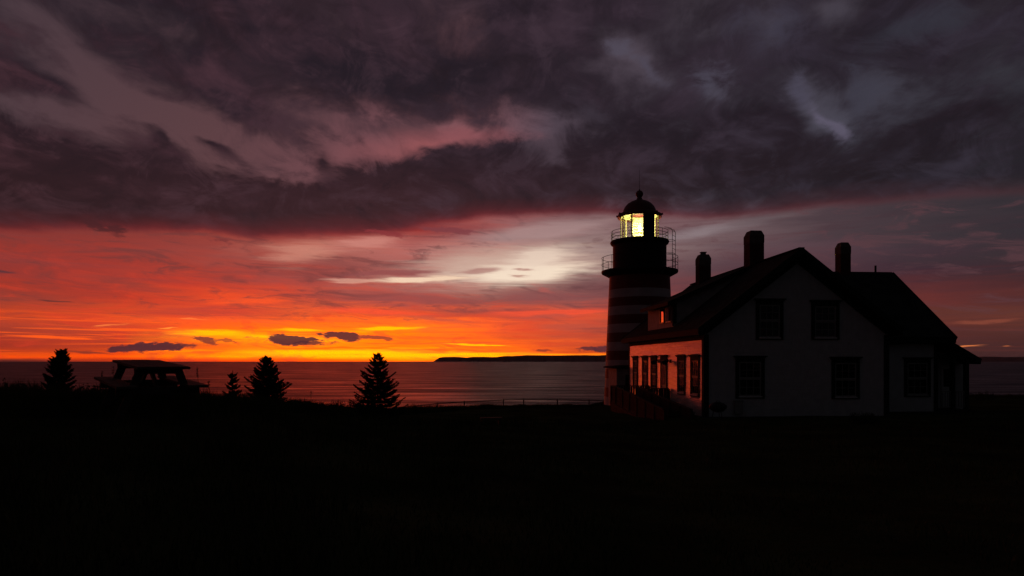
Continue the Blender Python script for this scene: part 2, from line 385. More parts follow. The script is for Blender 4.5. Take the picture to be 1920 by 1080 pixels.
class MB:
    def __init__(self): self.v = []; self.f = []; self.mi = []
    def add(self, vs, fs, mi=0):
        b = len(self.v); self.v += [tuple(p) for p in vs]
        self.f += [tuple(b + i for i in f) for f in fs]; self.mi += [mi] * len(fs)
        return self
    def box(self, x0, x1, y0, y1, z0, z1, mi=0, M=None):
        vs = [Vector((x, y, z)) for z in (z0, z1) for y in (y0, y1) for x in (x0, x1)]
        if M is not None: vs = [M @ p for p in vs]
        return self.add(vs, [(0, 2, 3, 1), (4, 5, 7, 6), (0, 1, 5, 4), (2, 6, 7, 3), (0, 4, 6, 2), (1, 3, 7, 5)], mi)
    def bar(self, p, q, w, h, mi=0, up=(0, 0, 1)):   # rectangular bar from p to q, w across, h along up
        p = Vector(p); q = Vector(q); d = (q - p).normalized(); u = Vector(up)
        s = d.cross(u)
        if s.length < 1e-4: s = d.cross(Vector((1, 0, 0)))
        s.normalize(); u = s.cross(d).normalized()
        vs = [e + s * a * w / 2 + u * b * h / 2 for e in (p, q) for a, b in ((-1, -1), (1, -1), (1, 1), (-1, 1))]
        return self.add(vs, [(0, 3, 2, 1), (4, 5, 6, 7), (0, 1, 5, 4), (1, 2, 6, 5), (2, 3, 7, 6), (3, 0, 4, 7)], mi)
    def tube(self, pts, r, n=6, mi=0, cap=True):
        pts = [Vector(p) for p in pts]; rs = r if isinstance(r, (list, tuple)) else [r] * len(pts)
        rings = []
        for i, p in enumerate(pts):
            d = (pts[min(i + 1, len(pts) - 1)] - pts[max(i - 1, 0)])
            if d.length < 1e-9: d = Vector((0, 0, 1))
            d.normalize()
            a = d.cross(Vector((0, 0, 1)))
            if a.length < 1e-3: a = d.cross(Vector((0, 1, 0)))
            a.normalize(); b = a.cross(d)
            rings.append([p + (a * cos(2 * pi * k / n) + b * sin(2 * pi * k / n)) * rs[i] for k in range(n)])
        vs = [q for g in rings for q in g]; fs = []
        for i in range(len(pts) - 1):
            for k in range(n):
                k2 = (k + 1) % n
                fs.append((i * n + k, i * n + k2, (i + 1) * n + k2, (i + 1) * n + k))
        if cap: fs += [tuple(range(n - 1, -1, -1)), tuple((len(pts) - 1) * n + k for k in range(n))]
        return self.add(vs, fs, mi)
    def lathe(self, prof, n=48, mi=0, mis=None, cap=True, rot=0.0):
        vs = [(r * cos(2 * pi * k / n + rot), r * sin(2 * pi * k / n + rot), z) for r, z in prof for k in range(n)]
        b = len(self.v)
        self.v += vs
        for i in range(len(prof) - 1):
            for k in range(n):
                k2 = (k + 1) % n
                self.f.append((b + i * n + k, b + i * n + k2, b + (i + 1) * n + k2, b + (i + 1) * n + k))
                self.mi.append(mis[i] if mis else mi)
        if cap:
            self.f.append(tuple(b + k for k in range(n - 1, -1, -1))); self.mi.append(mis[0] if mis else mi)
            self.f.append(tuple(b + (len(prof) - 1) * n + k for k in range(n))); self.mi.append(mis[-1] if mis else mi)
        return self
    def prism(self, poly, d0, d1, axis='y', mi=0):   # poly in (x,z) extruded along y, or (y,z) along x
        n = len(poly)
        if axis == 'y': vs = [(a, d, b) for d in (d0, d1) for a, b in poly]
        else: vs = [(d, a, b) for d in (d0, d1) for a, b in poly]
        fs = [tuple(range(n)), tuple(range(2 * n - 1, n - 1, -1))]
        fs += [(i, i + n, (i + 1) % n + n, (i + 1) % n) for i in range(n)]
        return self.add(vs, fs, mi)
    def build(self, name, mats, parent=None, smooth=False, M=None, flip=False):
        me = bpy.data.meshes.new(name)
        vs = self.v if M is None else [tuple(M @ Vector(p)) for p in self.v]
        me.from_pydata(vs, [], self.f)
        for mt in (mats if isinstance(mats, (list, tuple)) else [mats]): me.materials.append(mt)
        me.polygons.foreach_set('material_index', self.mi)
        if smooth: me.polygons.foreach_set('use_smooth', [True] * len(self.f))
        me.validate(); me.update()
        o = bpy.data.objects.new(name, me); C.objects.link(o)
        if parent is not None: o.parent = parent
        return o

def share(src, name, parent=None, loc=None, rot=None, mat=None):
    o = bpy.data.objects.new(name, src.data); C.objects.link(o)
    if parent is not None: o.parent = parent
    if mat is not None: o.matrix_local = mat
    if loc is not None: o.location = loc
    if rot is not None: o.rotation_euler = rot
    return o

# ------------------------------------------------------------------ materials
def material(name, base, rough=0.7, var=0.25, scale=3.0, bump=0.2, bscale=20.0, spec=0.5, metal=0.0, stretch=(1, 1, 1), col2=None, bdist=0.01):
    mt = bpy.data.materials.new(name); mt.use_nodes = True
    t = mt.node_tree; b = t.nodes['Principled BSDF']
    tcn = t.nodes.new('ShaderNodeTexCoord'); mp = t.nodes.new('ShaderNodeMapping')
    t.links.new(tcn.outputs['Object'], mp.inputs[0]); mp.inputs['Scale'].default_value = stretch
    n1 = t.nodes.new('ShaderNodeTexNoise'); n1.inputs['Scale'].default_value = scale; n1.inputs['Detail'].default_value = 6
    t.links.new(mp.outputs[0], n1.inputs['Vector'])
    cr = t.nodes.new('ShaderNodeValToRGB')
    c2 = col2 if col2 else tuple(c * (1 - var) for c in base)
    cr.color_ramp.elements[0].position = 0.35; cr.color_ramp.elements[0].color = (*c2, 1)
    cr.color_ramp.elements[1].position = 0.65; cr.color_ramp.elements[1].color = (*base, 1)
    t.links.new(n1.outputs['Fac'], cr.inputs[0]); t.links.new(cr.outputs[0], b.inputs['Base Color'])
    b.inputs['Roughness'].default_value = rough; b.inputs['Metallic'].default_value = metal
    b.inputs['Specular IOR Level'].default_value = spec
    if bump > 0:
        n2 = t.nodes.new('ShaderNodeTexNoise'); n2.inputs['Scale'].default_value = bscale; n2.inputs['Detail'].default_value = 4
        t.links.new(mp.outputs[0], n2.inputs['Vector'])
        bp = t.nodes.new('ShaderNodeBump'); bp.inputs['Strength'].default_value = bump; bp.inputs['Distance'].default_value = bdist
        t.links.new(n2.outputs['Fac'], bp.inputs['Height']); t.links.new(bp.outputs[0], b.inputs['Normal'])
    return mt

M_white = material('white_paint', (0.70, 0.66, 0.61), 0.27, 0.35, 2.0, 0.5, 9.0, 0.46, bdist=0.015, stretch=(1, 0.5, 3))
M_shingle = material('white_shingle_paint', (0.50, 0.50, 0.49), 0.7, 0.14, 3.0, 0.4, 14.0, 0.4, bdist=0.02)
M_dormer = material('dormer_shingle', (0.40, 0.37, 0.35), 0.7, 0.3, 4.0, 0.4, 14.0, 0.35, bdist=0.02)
M_trim = material('dark_green_trim_paint', (0.022, 0.03, 0.024), 0.8, 0.3, 6.0, 0.2, 30.0, 0.15)
M_sash = material('sash_paint', (0.30, 0.29, 0.27), 0.5, 0.25, 8.0, 0.1, 30.0, 0.4)
M_sill = material('sill_paint', (0.62, 0.61, 0.58), 0.5, 0.2, 8.0, 0.1, 30.0, 0.5)
M_roof = material('asphalt_shingle_roof', (0.045, 0.05, 0.045), 0.95, 0.4, 2.0, 0.6, 40.0, 0.03, bdist=0.02)
M_brick = material('chimney_brick', (0.11, 0.045, 0.035), 0.9, 0.4, 6.0, 0.5, 30.0, 0.2)
M_mortar = material('chimney_mortar', (0.16, 0.14, 0.12), 0.95, 0.3, 6.0, 0.5, 30.0, 0.2)
M_stone = material('foundation_stone', (0.10, 0.095, 0.09), 0.95, 0.4, 3.0, 0.6, 10.0, 0.3)
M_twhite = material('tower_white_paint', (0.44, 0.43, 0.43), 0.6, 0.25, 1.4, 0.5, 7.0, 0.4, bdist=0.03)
M_tred = material('tower_red_paint', (0.16, 0.02, 0.018), 0.6, 0.35, 1.4, 0.5, 7.0, 0.4, bdist=0.03)
M_black = material('black_ironwork', (0.012, 0.013, 0.013), 0.6, 0.3, 5.0, 0.2, 25.0, 0.3)
M_dome = material('red_dome_paint', (0.13, 0.02, 0.018), 0.5, 0.3, 4.0, 0.2, 20.0, 0.4)
M_cream = material('lantern_interior_paint', (0.82, 0.79, 0.50), 0.5, 0.1, 5.0, 0.05, 20.0, 0.3)
M_wood = material('weathered_wood', (0.10, 0.075, 0.055), 0.85, 0.4, 3.0, 0.4, 25.0, 0.3, stretch=(1, 1, 6))
M_rwood = material('ramp_wood', (0.045, 0.037, 0.03), 0.85, 0.4, 3.0, 0.4, 25.0, 0.15)
M_bark = material('spruce_bark', (0.05, 0.035, 0.028), 0.95, 0.4, 8.0, 0.6, 30.0, 0.1)
M_needle = material('spruce_needles', (0.035, 0.055, 0.028), 0.8, 0.45, 5.0, 0.0, 20.0, 0.15)
M_leaf = material('shrub_leaves', (0.05, 0.065, 0.03), 0.8, 0.4, 5.0, 0.0, 20.0, 0.15)
M_grass = material('grass_blades', (0.085, 0.095, 0.035), 0.9, 0.5, 0.8, 0.0, 20.0, 0.05)
M_steel = material('galvanised_steel', (0.09, 0.09, 0.09), 0.7, 0.3, 6.0, 0.1, 30.0, 0.2, metal=0.3)
M_ground = material('lawn', (0.065, 0.07, 0.03), 1.0, 0.5, 0.6, 0.8, 3.0, 0.0, bdist=0.05, col2=(0.03, 0.032, 0.016))
M_land = material('far_headland', (0.26, 0.15, 0.14), 1.0, 0.3, 0.004, 0.0, 1.0, 0.0)
M_rock = material('boulder_rock', (0.06, 0.058, 0.055), 0.95, 0.4, 4.0, 0.6, 10.0, 0.2)

def glass_dark():
    mt = bpy.data.materials.new('window_glass'); mt.use_nodes = True
    b = mt.node_tree.nodes['Principled BSDF']
    b.inputs['Base Color'].default_value = (0.004, 0.004, 0.005, 1); b.inputs['Roughness'].default_value = 0.04
    n = mt.node_tree.nodes.new('ShaderNodeTexNoise'); n.inputs['Scale'].default_value = 3.0
    bp = mt.node_tree.nodes.new('ShaderNodeBump'); bp.inputs['Strength'].default_value = 0.15; bp.inputs['Distance'].default_value = 0.01
    t = mt.node_tree.nodes.new('ShaderNodeTexCoord')
    mt.node_tree.links.new(t.outputs['Object'], n.inputs['Vector'])
    mt.node_tree.links.new(n.outputs['Fac'], bp.inputs['Height']); mt.node_tree.links.new(bp.outputs[0], b.inputs['Normal'])
    return mt
M_pane = glass_dark()
def glass_clear():
    mt = bpy.data.materials.new('lantern_glass'); mt.use_nodes = True; t = mt.node_tree; t.nodes.clear()
    tr = t.nodes.new('ShaderNodeBsdfTransparent'); tr.inputs[0].default_value = (0.93, 0.95, 0.92, 1)
    gl = t.nodes.new('ShaderNodeBsdfGlossy'); gl.inputs['Roughness'].default_value = 0.03
    mx = t.nodes.new('ShaderNodeMixShader'); mx.inputs[0].default_value = 0.06; o = t.nodes.new('ShaderNodeOutputMaterial')
    t.links.new(tr.outputs[0], mx.inputs[1]); t.links.new(gl.outputs[0], mx.inputs[2])
    t.links.new(mx.outputs[0], o.inputs[0]); return mt
M_glass = glass_clear()
def lens_mat():
    mt = bpy.data.materials.new('fresnel_prism_glass'); mt.use_nodes = True; t = mt.node_tree; t.nodes.clear()
    tl = t.nodes.new('ShaderNodeBsdfTranslucent'); tl.inputs[0].default_value = (0.95, 0.88, 0.50, 1)
    gl = t.nodes.new('ShaderNodeBsdfGlossy'); gl.inputs['Roughness'].default_value = 0.15; gl.inputs[0].default_value = (1, 0.95, 0.75, 1)
    tr = t.nodes.new('ShaderNodeBsdfTransparent'); tr.inputs[0].default_value = (0.95, 0.92, 0.7, 1)
    m1 = t.nodes.new('ShaderNodeMixShader'); m1.inputs[0].default_value = 0.15
    m2 = t.nodes.new('ShaderNodeMixShader'); m2.inputs[0].default_value = 0.45
    o = t.nodes.new('ShaderNodeOutputMaterial')
    t.links.new(tl.outputs[0], m1.inputs[1]); t.links.new(gl.outputs[0], m1.inputs[2])
    t.links.new(m1.outputs[0], m2.inputs[1]); t.links.new(tr.outputs[0], m2.inputs[2])
    t.links.new(m2.outputs[0], o.inputs[0]); return mt
M_lens = lens_mat()
def emit(name, col, k):
    mt = bpy.data.materials.new(name); mt.use_nodes = True; t = mt.node_tree; t.nodes.clear()
    e = t.nodes.new('ShaderNodeEmission'); e.inputs[0].default_value = (*col, 1); e.inputs[1].default_value = k
    o = t.nodes.new('ShaderNodeOutputMaterial'); t.links.new(e.outputs[0], o.inputs[0]); return mt
M_bulb = emit('lit_bulb', (1.0, 0.9, 0.55), 90.0)

# ================================================================== the setting
# crest of the headland: depth and sight-slope as seen along each bearing a = X / Y
CREST = [(-3.0, 15.0, -0.058), (-0.62, 15.0, -0.0585), (-0.45, 15.5, -0.0600), (-0.36, 20.0, -0.0645), (-0.28, 27.0, -0.0680), (-0.20, 33.0, -0.0760), (-0.12, 38.0, -0.072),
         (-0.05, 45.0, -0.0675), (0.06, 47.0, -0.0665), (0.11, 48.0, -0.0655), (0.17, 58.0, -0.0575), (0.30, 62.0, -0.0525), (0.66, 62.0, -0.0515), (3.0, 62.0, -0.0515)]
CA = [c[0] for c in CREST]; CY = [c[1] for c in CREST]; CS = [c[2] for c in CREST]
Z0 = -1.05
SEA = -25.0
def ground_z(X, Y):
    X = np.asarray(X, float); Y = np.asarray(Y, float)
    a = np.clip(X / np.maximum(Y, 5.0), -3, 3)
    yc = np.interp(a, CA, CY); s = np.interp(a, CA, CS)
    p = np.interp(a, [-0.35, 0.05, 0.2], [1.0, 0.85, 0.62])
    t = np.clip(Y / yc, 0, 1)
    z = Z0 + (s * yc - Z0) * t ** p
    over = np.maximum(Y - yc, 0)
    z = z - over * 0.13 - np.maximum(over - 5.0, 0) ** 1.6 * 0.9
    bumpy = 0.035 * np.sin(X * 0.9 + 0.4 * Y) * np.sin(Y * 0.7 - 0.3 * X) + 0.02 * np.sin(X * 2.3 + 1.0) * np.sin(Y * 1.9)
    z = z + bumpy * np.clip(Y / 8.0, 0, 1)
    z = z + 0.10 * np.exp(-((X + 5.7) ** 2 + (Y - 10.8) ** 2) / 14.0)
    return np.maximum(z, SEA - 4)
def gz(x, y): return float(ground_z(x, y))

def build_ground():
    xs = np.concatenate([np.linspace(-400, -60, 24)[:-1], np.linspace(-60, 90, 260), np.linspace(90, 420, 24)[1:]])
    ys = np.concatenate([np.linspace(-300, -12, 14)[:-1], np.linspace(-12, 92, 240), np.array([100, 120])])
    X, Y = np.meshgrid(xs, ys)
    Z = ground_z(X, Y)
    n, k = len(xs), len(ys)
    co = np.stack([X.ravel(), Y.ravel(), Z.ravel()], 1)
    i = np.arange(k - 1)[:, None] * n + np.arange(n - 1)[None, :]
    fs = np.stack([i, i + 1, i + n + 1, i + n], -1).reshape(-1, 4)
    me = bpy.data.meshes.new('ground')
    me.from_pydata(co.tolist(), [], fs.tolist()); me.materials.append(M_ground)
    me.polygons.foreach_set('use_smooth', [True] * len(fs)); me.update()
    o = bpy.data.objects.new('ground', me); C.objects.link(o)
    tag(o, 'dark grassy headland sloping down to the cliff edge above the sea', kind='structure')
build_ground()

def build_sea():
    mt = bpy.data.materials.new('sea_water'); mt.use_nodes = True; t = mt.node_tree; b = t.nodes['Principled BSDF']
    b.inputs['Base Color'].default_value = (0.012, 0.014, 0.016, 1); b.inputs['Roughness'].default_value = 0.30
    b.inputs['IOR'].default_value = 1.33
    tcn = t.nodes.new('ShaderNodeTexCoord')
    hs = None
    for sc_, st_, w in ((0.010, (1, 3.0, 1), 1.0), (0.045, (1, 3.5, 1), 0.35), (0.3, (1, 2.0, 1), 0.06)):
        mp = t.nodes.new('ShaderNodeMapping'); mp.inputs['Scale'].default_value = st_; mp.inputs['Rotation'].default_value = (0, 0, 0.12)
        t.links.new(tcn.outputs['Object'], mp.inputs[0])
        nz = t.nodes.new('ShaderNodeTexNoise'); nz.inputs['Scale'].default_value = sc_; nz.inputs['Detail'].default_value = 5
        t.links.new(mp.outputs[0], nz.inputs['Vector'])
        mm = t.nodes.new('ShaderNodeMath'); mm.operation = 'MULTIPLY_ADD'; mm.inputs[1].default_value = w
        t.links.new(nz.outputs['Fac'], mm.inputs[0])
        if hs is None: mm.inputs[2].default_value = 0
        else: t.links.new(hs, mm.inputs[2])
        hs = mm.outputs[0]
    bp = t.nodes.new('ShaderNodeBump'); bp.inputs['Strength'].default_value = 1.0; bp.inputs['Distance'].default_value = 8.0
    t.links.new(hs, bp.inputs['Height']); t.links.new(bp.outputs[0], b.inputs['Normal'])
    # wind lanes: roughness changes in long bands, foam flecks near the shore
    mp = t.nodes.new('ShaderNodeMapping'); mp.inputs['Scale'].default_value = (0.7, 3.2, 1)
    t.links.new(tcn.outputs['Object'], mp.inputs[0])
    nr = t.nodes.new('ShaderNodeTexNoise'); nr.inputs['Scale'].default_value = 0.012; nr.inputs['Detail'].default_value = 6
    t.links.new(mp.outputs[0], nr.inputs['Vector'])
    mr = t.nodes.new('ShaderNodeMapRange'); mr.inputs['From Min'].default_value = 0.35; mr.inputs['From Max'].default_value = 0.65
    mr.inputs['To Min'].default_value = 0.30; mr.inputs['To Max'].default_value = 0.54
    t.links.new(nr.outputs['Fac'], mr.inputs['Value']); t.links.new(mr.outputs[0], b.inputs['Roughness'])
    mb = MB(); R = 17000.0
    mb.add([(-R, -R, 0), (R, -R, 0), (R, R, 0), (-R, R, 0)], [(0, 1, 2, 3)])
    o = mb.build('sea', mt); o.location = (0, 0, SEA)
    tag(o, 'dull red-brown sea reaching to the horizon under the dawn', kind='structure')
build_sea()

def build_island():
    Y = 14500.0
    prof = [(814, 677.5), (818, 673.6), (824, 670), (833, 669.3), (850, 669.0), (862, 669.4), (874, 670.6), (886, 669.2), (902, 668.9), (920, 669.4), (932, 669.2), (944, 667.4), (960, 667.4),
            (975, 666.8), (990, 665.8), (1010, 666.0), (1040, 666.4), (1070, 665.9), (1100, 665.8), (1120, 666.3), (1140, 665.4), (1180, 665.2), (1230, 665.9), (1290, 666.4),
            (1400, 667), (1500, 667.2), (1600, 668), (1700, 668.2), (1800, 668.6), (1835, 669.0), (1860, 668.6), (1890, 669.3), (1925, 669), (2050, 670), (2200, 673), (2300, 677)]
    fr, top, back = [], [], []
    vs, fs = [], []
    P = []
    for (x0, y0), (x1, y1) in zip(prof, prof[1:]):
        k = max(1, int((x1 - x0) / 6))
        for j in range(k): P.append((x0 + (x1 - x0) * j / k, y0 + (y1 - y0) * j / k + random.uniform(-0.12, 0.12)))
    P.append(prof[-1])
    for i, (px, py) in enumerate(P):
        t_ = at(px, py, Y); h = max(t_.z - SEA, 2.0)
        dpt = random.uniform(-120, 120)
        vs += [(t_.x, Y - 150 + dpt, SEA - 1), (t_.x, Y - 40 + dpt * 0.5, SEA + h * 0.75), (t_.x, Y + 80, SEA + h), (t_.x, Y + 1500, SEA - 1)]
    for i in range(len(P) - 1):
        for k in range(3):
            a = i * 4 + k; fs.append((a, a + 4, a + 5, a + 1))
    mb = MB(); mb.add(vs, fs)
    o = mb.build('island', M_land)
    tag(o, 'long low cliffed island on the horizon running behind the lighthouse', kind='structure')
build_island()

def build_haze():
    mt = bpy.data.materials.new('sea_haze'); mt.use_nodes = True; t = mt.node_tree; t.nodes.clear()
    v = t.nodes.new('ShaderNodeVolumePrincipled'); v.inputs['Color'].default_value = (0.9, 0.88, 0.9, 1); v.inputs['Density'].default_value = 1.5e-5
    o = t.nodes.new('ShaderNodeOutputMaterial'); t.links.new(v.outputs[0], o.inputs['Volume'])
    R = 17050.0
    b = MB(); b.box(-R, R, -R, R, SEA - 6, 150.0)
    h = b.build('haze', mt); tag(h, 'thin sea haze over the water out to the horizon', 'haze', kind='stuff')
build_haze()

# ================================================================== keeper's house
TH = atan(90 / F)
O = Vector((8.25, 29.333, -2.54))
house = empty('keepers_house', O, TH)
tag(house, "white shingled keeper's house with dark trim, a dormer and three brick chimneys", 'house')
ct, st_ = cos(TH), sin(TH)
W, L, HE, RZ, KS = 8.25, 13.3, 3.60, 7.20, 0.765      # width, length, side-wall height, underside apex, roof slope
WH = W / 2
def u_of(px, v=0.0):
    r = (px - 960) / F
    return (r * (O.y + ct * v) - O.x + st_ * v) / (ct - r * st_)
def v_of(px, u=0.0):
    r = (px - 960) / F
    return (O.x + ct * u - r * (O.y + st_ * u)) / (r * ct + st_)
def z_of(py, u=0.0, v=0.0):
    return (HY - py) / F * (O.y + st_ * u + ct * v) - O.z
RT = 7.35                                              # roof surface at the ridge
def zr(u): return RT - abs(u - WH) * KS                # roof surface of the main block
RTH = 0.16                                             # roof thickness

# walls: solid core, clad separately
mb = MB()
def zu(u): return zr(u) - RTH / cos(atan(KS)) - 0.01
mb.prism([(0, -0.9), (W, -0.9), (W, zu(W)), (WH, zu(WH)), (0, zu(0))], 0, L, 'y')
mb.build('wall', M_shingle, house)
EX1 = u_of(1757, 2.5); EV0, EV1 = 2.5, 11.3; EVM = 6.9
ez = lambda v: RT - abs(v - EVM) * KS
ezu = lambda v: ez(v) - RTH / cos(atan(KS)) - 0.01
mb = MB(); mb.prism([(EV0, -0.95), (EV1, -0.95), (EV1, ezu(EV1)), (EVM, ezu(EVM)), (EV0, ezu(EV0))], W - 0.05, EX1, 'x')
mb.build('wing_wall', M_shingle, house)
mb = MB(); mb.box(-0.06, W + 0.06, -0.06, L + 0.06, -1.2, 0.12); mb.box(W + 0.061, EX1 + 0.06, EV0 - 0.06, EV1 + 0.06, -1.2, 0.10)
mb.build('foundation', M_stone, house)

# cladding courses with openings
def cladding(name, M, width, ztop, openings, course, mat, ext, z0=0.13, proud=0.014, seg=None):
    """courses on a wall plane: local x along the wall, y outward, z up; ztop(x) is the upper limit"""
    b = MB(); z = z0
    rnd = random.Random(5)
    while True:
        z1 = z + course
        spans = [(0.0, width)]
        for (a, c, o0, o1) in openings:
            if z1 > o0 and z < o1:
                ns = []
                for s0, s1 in spans:
                    if c <= s0 or a >= s1: ns.append((s0, s1)); continue
                    if a > s0: ns.append((s0, a))
                    if c < s1: ns.append((c, s1))
                spans = ns
        placed = False
        for s0, s1 in spans:
            x = s0
            while x < s1 - 0.02:
                ln = rnd.uniform(*seg) if seg else rnd.uniform(1.8, 3.6)
                e = min(s1, x + ln)
                xa, xb = x, e
                if ztop is not None:
                    xm = (xa + xb) / 2
                    if ztop(xm) < z1:
                        # trim towards the gable slope
                        if ztop(xa) < z1 and ztop(xb) < z1: x = e; continue
                        while ztop(xa) < z1 and xa < xb: xa += 0.05
                        while ztop(xb) < z1 and xb > xa: xb -= 0.05
                if xb - xa > 0.03:
                    pr = proud * rnd.uniform(0.75, 1.25); dz = rnd.uniform(-0.004, 0.004)
                    g = 0.0015 if seg is None else 0.004
                    vs = [(xa + g, pr, z + dz), (xb - g, pr, z + dz), (xb - g, 0.003, z1 + 0.01), (xa + g, 0.003, z1 + 0.01),
                          (xa + g, 0.0, z + dz), (xb - g, 0.0, z + dz)]
                    b.add(vs, [(1, 0, 3, 2), (0, 1, 5, 4), (0, 4, 3), (1, 2, 5)])
                    placed = True
                x = e
        z = z1
        if z > ext: break
    o = b.build(name, mat, house, M=M); o['kind'] = 'stuff'
    return o

MG = Matrix(((-1, 0, 0, W), (0, -1, 0, 0), (0, 0, 1, 0), (0, 0, 0, 1)))          # gable: x runs right to left
MS = Matrix(((0, -1, 0, 0), (1, 0, 0, 0), (0, 0, 1, 0), (0, 0, 0, 1)))           # seaward side wall: x = depth
def mwin(M, x, z): return M @ Matrix.Translation((x, 0, z))

# window library: one mesh of each piece, shared
def make_window(M, w, h, name='window', rows=2, label=None, cap=True, dark_lower=False, bright_sill=True, cols=3):
    cas = 0.15
    b = MB()
    b.box(-w/2, -w/2 + cas, 0.0, 0.05, 0, h - 0.26); b.box(w/2 - cas, w/2, 0.0, 0.05, 0, h - 0.26)
    b.box(-w/2, w/2, 0.0, 0.055, h - 0.26, h - 0.05)
    if cap: b.box(-w/2 - 0.09, w/2 + 0.09, 0.0, 0.13, h - 0.05, h); b.box(-w/2 - 0.04, w/2 + 0.04, 0.0, 0.09, h - 0.09, h - 0.051)
    b.box(-w/2 + cas, w/2 - cas, 0.0, 0.05, 0.0, 0.045)
    o = b.build(name, M_trim, house); o.matrix_local = M
    if label: o['label'] = label
    iw0, iw1 = -w/2 + cas, w/2 - cas; ih0, ih1 = 0.10, h - 0.26
    s = MB(); s.box(iw0 - 0.03, iw1 + 0.03, 0.0, 0.085, 0.046, ih0); s.build('sill', M_sill if bright_sill else M_sash, o)
    mid = (ih0 + ih1) / 2 + 0.02
    for j, (a, c, y) in enumerate(((mid, ih1, 0.035), (ih0, mid, 0.022))):
        s = MB(); f = 0.05
        s.box(iw0, iw0 + f, 0.006, y, a, c); s.box(iw1 - f, iw1, 0.006, y, a, c)
        s.box(iw0 + f, iw1 - f, 0.006, y, a, a + f); s.box(iw0 + f, iw1 - f, 0.006, y, c - f, c)
        px0, px1, pz0, pz1 = iw0 + f, iw1 - f, a + f, c - f
        for k in range(1, cols): 
            x = px0 + (px1 - px0) * k / cols; s.box(x - 0.009, x + 0.009, 0.006, y - 0.006, pz0, pz1)
        for k in range(1, rows):
            z = pz0 + (pz1 - pz0) * k / rows; s.box(px0, px1, 0.0065, y - 0.007, z - 0.009, z + 0.009)
        s.build('sash', M_sash, o)
        pw, ph = (px1 - px0) / cols, (pz1 - pz0) / rows
        key = (round(pw, 3), round(ph, 3))
        for ci in range(cols):
            for ri in range(rows):
                cx, cz = px0 + pw * (ci + .5), pz0 + ph * (ri + .5)
                if key not in PANES:
                    p = MB(); p.box(-pw/2 + 0.009, pw/2 - 0.009, 0.004, 0.010, -ph/2 + 0.009, ph/2 - 0.009)
                    q = p.build('pane', M_pane, o); PANES[key] = q
                else: q = share(PANES[key], 'pane', o)
                q.location = (cx, random.uniform(-0.001, 0.001), cz); q.rotation_euler = (random.uniform(-.006, .006), 0, random.uniform(-.008, .008))
    return o
PANES = {}
op_g, op_s, op_w = [], [], []
for (x0, x1, y0, y1, lab) in [(1417, 1468, 560, 637, 'upstairs gable window on the left'), (1521, 1573, 563, 637, 'upstairs gable window on the right'),
                              (1379, 1433, 667, 747, 'ground floor gable window on the left'), (1559, 1611, 669, 748, 'ground floor gable window on the right')]:
    u0, u1 = u_of(x0), u_of(x1); um = (u0 + u1) / 2
    z0, z1 = z_of(y1, um), z_of(y0, um)
    make_window(mwin(MG, W - um, z0), u1 - u0, z1 - z0)
    op_g.append((W - u1, W - u0, z0, z1))
for (x0, x1) in [(1187.5, 1196.7), (1205, 1215), (1221.3, 1232), (1270.8, 1286.3), (1295.8, 1312.5)]:
    v1, v0 = v_of(x0), v_of(x1); vm = (v0 + v1) / 2
    z0, z1 = 0.93, 2.80
    make_window(mwin(MS, vm, z0), 1.16, z1 - z0)
    op_s.append((vm - 0.58, vm + 0.58, z0, z1))
# ground floor window of the wing
MWg = Matrix(((-1, 0, 0, EX1), (0, -1, 0, EV0), (0, 0, 1, 0), (0, 0, 0, 1)))
u0, u1 = u_of(1695, EV0), u_of(1744, EV0); um = (u0 + u1) / 2
z0, z1 = z_of(744, um, EV0), z_of(670, um, EV0)
make_window(mwin(MWg, EX1 - um, z0), u1 - u0, z1 - z0, bright_sill=False)
op_w.append((EX1 - u1, EX1 - u0, z0, z1))
# door in the side wall, with its own head
dv = (v_of(1239.7) + v_of(1251.7)) / 2
b = MB(); dw, dh = 1.16, 2.62
b.box(-dw/2, -dw/2 + .14, 0, .05, 0, dh - .26); b.box(dw/2 - .14, dw/2, 0, .05, 0, dh - .26); b.box(-dw/2, dw/2, 0, .055, dh - .26, dh - .05); b.box(-dw/2 - .09, dw/2 + .09, 0, .13, dh - .05, dh)
door = b.build('door', M_trim, house); door.matrix_local = mwin(MS, dv, 0.2)
b = MB(); b.box(-dw/2 + .14, dw/2 - .14, .004, .03, 0, dh - .26)
b.box(-.30, .30, .03, .04, 0.15, .85); b.build('door_leaf', M_sash, door)
b = MB(); b.box(-.28, .28, .031, .038, 1.1, 2.15); b.build('pane', M_pane, door)
b = MB(); b.tube([(.34, .03, 1.0), (.34, .09, 1.0)], .025, 8); b.build('handle', M_steel, door)
op_s.append((dv - .58, dv + .58, 0.2, 2.82))
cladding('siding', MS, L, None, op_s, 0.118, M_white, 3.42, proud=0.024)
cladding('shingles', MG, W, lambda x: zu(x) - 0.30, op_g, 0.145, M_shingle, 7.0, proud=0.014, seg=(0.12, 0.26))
cladding('shingles', MWg, EX1 - W - 0.02, None, op_w, 0.145, M_shingle, 3.35, proud=0.014, seg=(0.12, 0.26))

